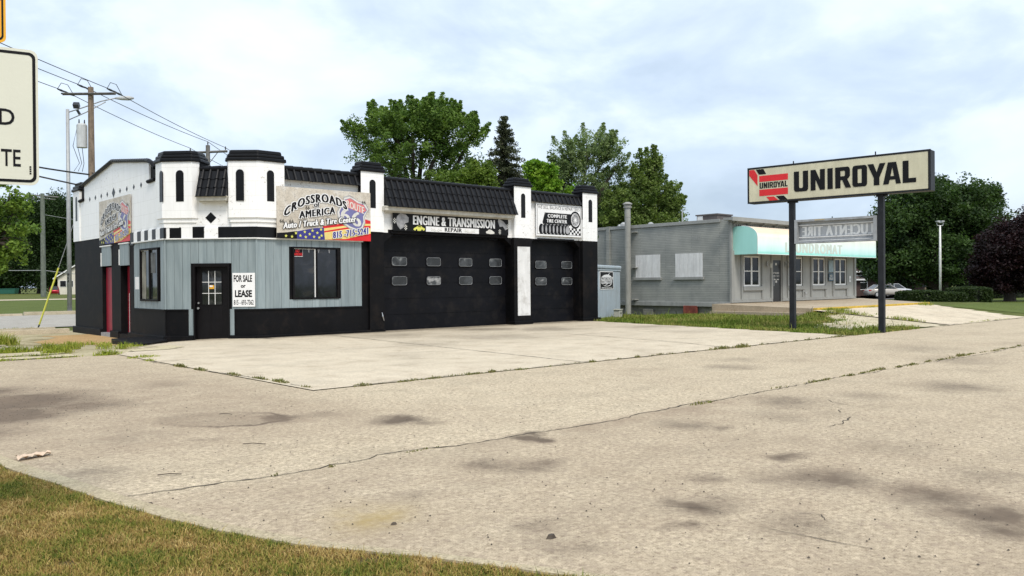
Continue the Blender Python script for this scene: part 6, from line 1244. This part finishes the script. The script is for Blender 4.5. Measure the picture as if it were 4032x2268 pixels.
def house(base, ang, Lx, Ly, hw_, hr, wall, roofm, name, label, wins=(), win_mat=None):
    F0 = Frame(base[:2], (math.cos(ang), math.sin(ang))); o = thing(name, label, 'house', (base[0], base[1], base[2])); z = base[2]
    MB().box(0, Lx, -Ly, 0, z-.5, z+hw_, F0).build('wall', wall, o)
    r_ = MB(); e = .5; A = [F0(-e, e, z+hw_-.02), F0(Lx+e, e, z+hw_-.02), F0(Lx+e, -Ly-e, z+hw_-.02), F0(-e, -Ly-e, z+hw_-.02), F0(-e, -Ly/2, z+hw_+hr), F0(Lx+e, -Ly/2, z+hw_+hr)]
    r_.add(A, [(0, 1, 5, 4), (2, 3, 4, 5), (0, 4, 3), (1, 2, 5), (0, 3, 2, 1)]); ro_ = r_.build('roof', roofm, o)
    MB().box(-e, Lx+e, e, e+.06, z+hw_-.18, z+hw_, F0).build('gutter', M['board'], ro_)
    for a, b, c, d in wins:
        f = MB().box(a-.09, b+.09, 0, .05, z+c-.09, z+d+.09, F0).build('window', M['trimwhite'], o); MB().box(a, b, .05, .06, z+c, z+d, F0).build('pane', WG, f); MB().box(a, b, .06, .07, z+(c+d)/2-.03, z+(c+d)/2+.03, F0).build('mullion', M['trimwhite'], f)
    return o
def bbrick():
    mt, n, l, b = _new('brown_brick'); t = brick(n, l, .22, .075, .01, (.075, .035, .028), (.055, .027, .022), (.06, .05, .045)); l.new(t.outputs[0], b.inputs['Base Color']); b.inputs['Roughness'].default_value = .9; return mt
h0 = at(40.5, 104); house((h0[0], h0[1], -.45), R(47.9-90+6), 12, 8, 3.2, 2.4, bbrick(), paint('brown_shingle', (.055, .035, .03), .9, .25, 6, .1), 'brick_house', 'brown brick house with a white gutter behind the parked sedan', wins=((3.0, 4.4, .9, 2.6), (6.3, 7.4, .9, 2.4)))
h0 = at(36.5, 100); house((h0[0], h0[1], -.45), R(47.9-90+6), 6.0, 6, 2.2, .6, bbrick(), paint('brown_shingle', (.055, .035, .03), .9), 'garage_shed', 'low brown shed mostly hidden behind the right end of the laundromat')
cream_s = paint('cream_siding', (.66, .62, .52), .6, .05); h0 = at(-97.9, 178); FH = Frame(h0[:2], (.742, -.67))
ho = thing('white_house', 'small cream white gabled house with a wide dark window beside the street lamp', 'house', (h0[0], h0[1], 0))
MB().plate(FH, [(0, -.3), (11, -.3), (11, 3.6), (5.5, 6.9), (0, 3.6)], -9, 0).build('wall', cream_s, ho)
ro_ = MB().plate(FH, [(-.7, 3.3), (5.5, 7.0), (11.7, 3.3), (11.7, 3.5), (5.5, 7.25), (-.7, 3.5)], -9.4, .5).build('roof', paint('house_roof_tan', (.35, .30, .26), .9), ho); MB().plate(FH, [(-.75, 3.2), (5.5, 6.93), (5.5, 7.22), (-.75, 3.48)], .5, .56).build('verge_board', M['trimwhite'], ro_)
for a_, b_ in ((.55, 1.8), (1.95, 3.3)): f_ = MB().box(a_-.08, b_+.08, 0, .05, 1.55, 2.98, FH).build('window', M['trimwhite'], ho); MB().box(a_, b_, .05, .06, 1.63, 2.9, FH).build('pane', WG, f_)
h1 = at(-99.9, 182); FG = Frame(h1[:2], (.742, -.67)); go = thing('garage', 'small cream garage with a brown roof behind the red car', 'garage', (h1[0], h1[1], 0))
MB().box(0, 2.6, -5, 0, -.3, 2.0, FG).build('wall', cream_s, go); MB().plate(FG, [(-.2, 1.95), (2.8, 1.95), (2.4, 2.9), (.3, 2.9)], -5.2, .2).build('roof', paint('brown_far_roof', (.16, .10, .08), .9), go)
x_, y_, _ = at(-108.5, 178); db = thing('dumpster', 'dark green dumpster at the far left edge beyond the lawn', 'dumpster', (x_, y_, 0)); fd = Frame((x_, y_), (.742, -.67)); gm_ = paint('green_dumpster_paint', (.01, .09, .06), .5)
MB().plate(fd, [(-2.2, .2), (1.2, .2), (1.4, 1.2), (-2.4, 1.2)], -1.4, 0).build('bin', gm_, db); MB().box(-2.4, 1.4, -1.4, .05, 1.2, 1.35, fd).build('lid', gm_, db)

# ------------------------------------------------------------------ litter on the pavement
def litter():
    r = random.Random(4); c = (1.74, 8.2, .0); mb = MB(); pts = []
    for i in range(9):
        for j in range(4): pts.append((c[0]-.14+i*.034+r.uniform(-.01, .01), c[1]-.06+j*.04+r.uniform(-.01, .01)+i*.008, .006+.03*abs(math.sin(i*1.1+j*.8))+r.uniform(0, .012)))
    mb.add(pts, [(i*4+j, (i+1)*4+j, (i+1)*4+j+1, i*4+j+1) for i in range(8) for j in range(3)]); tag(mb.build('crumpled_paper', paint('tan_paper', (.66, .50, .36), .8, .12), None, loc=c, smooth=True), 'crumpled tan paper lying by the kerb in the left foreground', 'litter')
litter()
r = np.random.default_rng(77); n = 2600; px = 1.8+8*r.random(n)**1.3; py = 1.5+11.5*r.random(n); okk = (px > kerb_x(np.clip(py, 0, 12))+.2) & ((px < 5.7) | (py < 10.5)); px, py = px[okk], py[okk]
hx = r.random(len(px)) < .5; q_ = 800; px = np.concatenate([px, 1.9+1.6*r.random(q_)]); py = np.concatenate([py, 10.8+3.2*r.random(q_)]); n = len(px); sz = .0018+.0065*r.random(n)**3; P = np.stack([px, py, np.full(n, .004)], -1)
D = r.random(n)*6.28; ax = np.stack([np.cos(D), np.sin(D), D*0], -1)*sz[:, None]*1.3; bx_ = np.stack([-np.sin(D), np.cos(D), D*0], -1)*sz[:, None]; up_ = np.array([0, 0, 1.0])*sz[:, None]*.9
v = np.stack([P-ax, P+bx_, P+ax, P-bx_, P+up_], 1).reshape(-1, 3); k = np.arange(n)*5; f = np.concatenate([np.stack([k+a, k+b, k+4], -1) for a, b in ((0, 1), (1, 2), (2, 3), (3, 0))])
o = rawmesh('grit', v, f, paint('dark_grit', (.07, .055, .04), .9, .4, 30, 0)); tag(o, 'dark grit and leaf crumbs scattered over the pavement', 'grit', kind='stuff')
for (x0, y0, x1, y1, lb) in ((3.32, 7.48, 3.47, 7.32, 'thin twig lying on the pavement near the left foreground'), (2.28, 6.72, 2.43, 6.62, 'thin brown twig left of the long crack'), (3.9, 9.42, 4.0, 9.3, 'short twig inside the ring shaped stain')):
    tag(MB().tube([(x0, y0, .012), ((x0+x1)/2, (y0+y1)/2+.01, .018), (x1, y1, .012)], .0035, 5).build('twig', M['trunk'], None, loc=(x0, y0, 0)), lb, 'twig', 'twigs on the pavement')
for x0, y0, s0, lb in ((3.42, 3.46, .035, 'small dark stone in the foreground pavement'), (2.9, 4.33, .022, 'dark lump on the yellowish stain'), (1.95, 5.9, .02, 'small stone by the start of the long crack')):
    mb = MB(); mb.prism([(x0+s0*math.cos(t)*(1.3 if i % 2 else 1), y0+s0*.7*math.sin(t)) for i, t in enumerate([k*1.047 for k in range(6)])], 0, s0*.6, .6); tag(mb.build('stone', paint('dark_grit', (.07, .055, .04)), None, loc=(x0, y0, 0)), lb, 'stone')
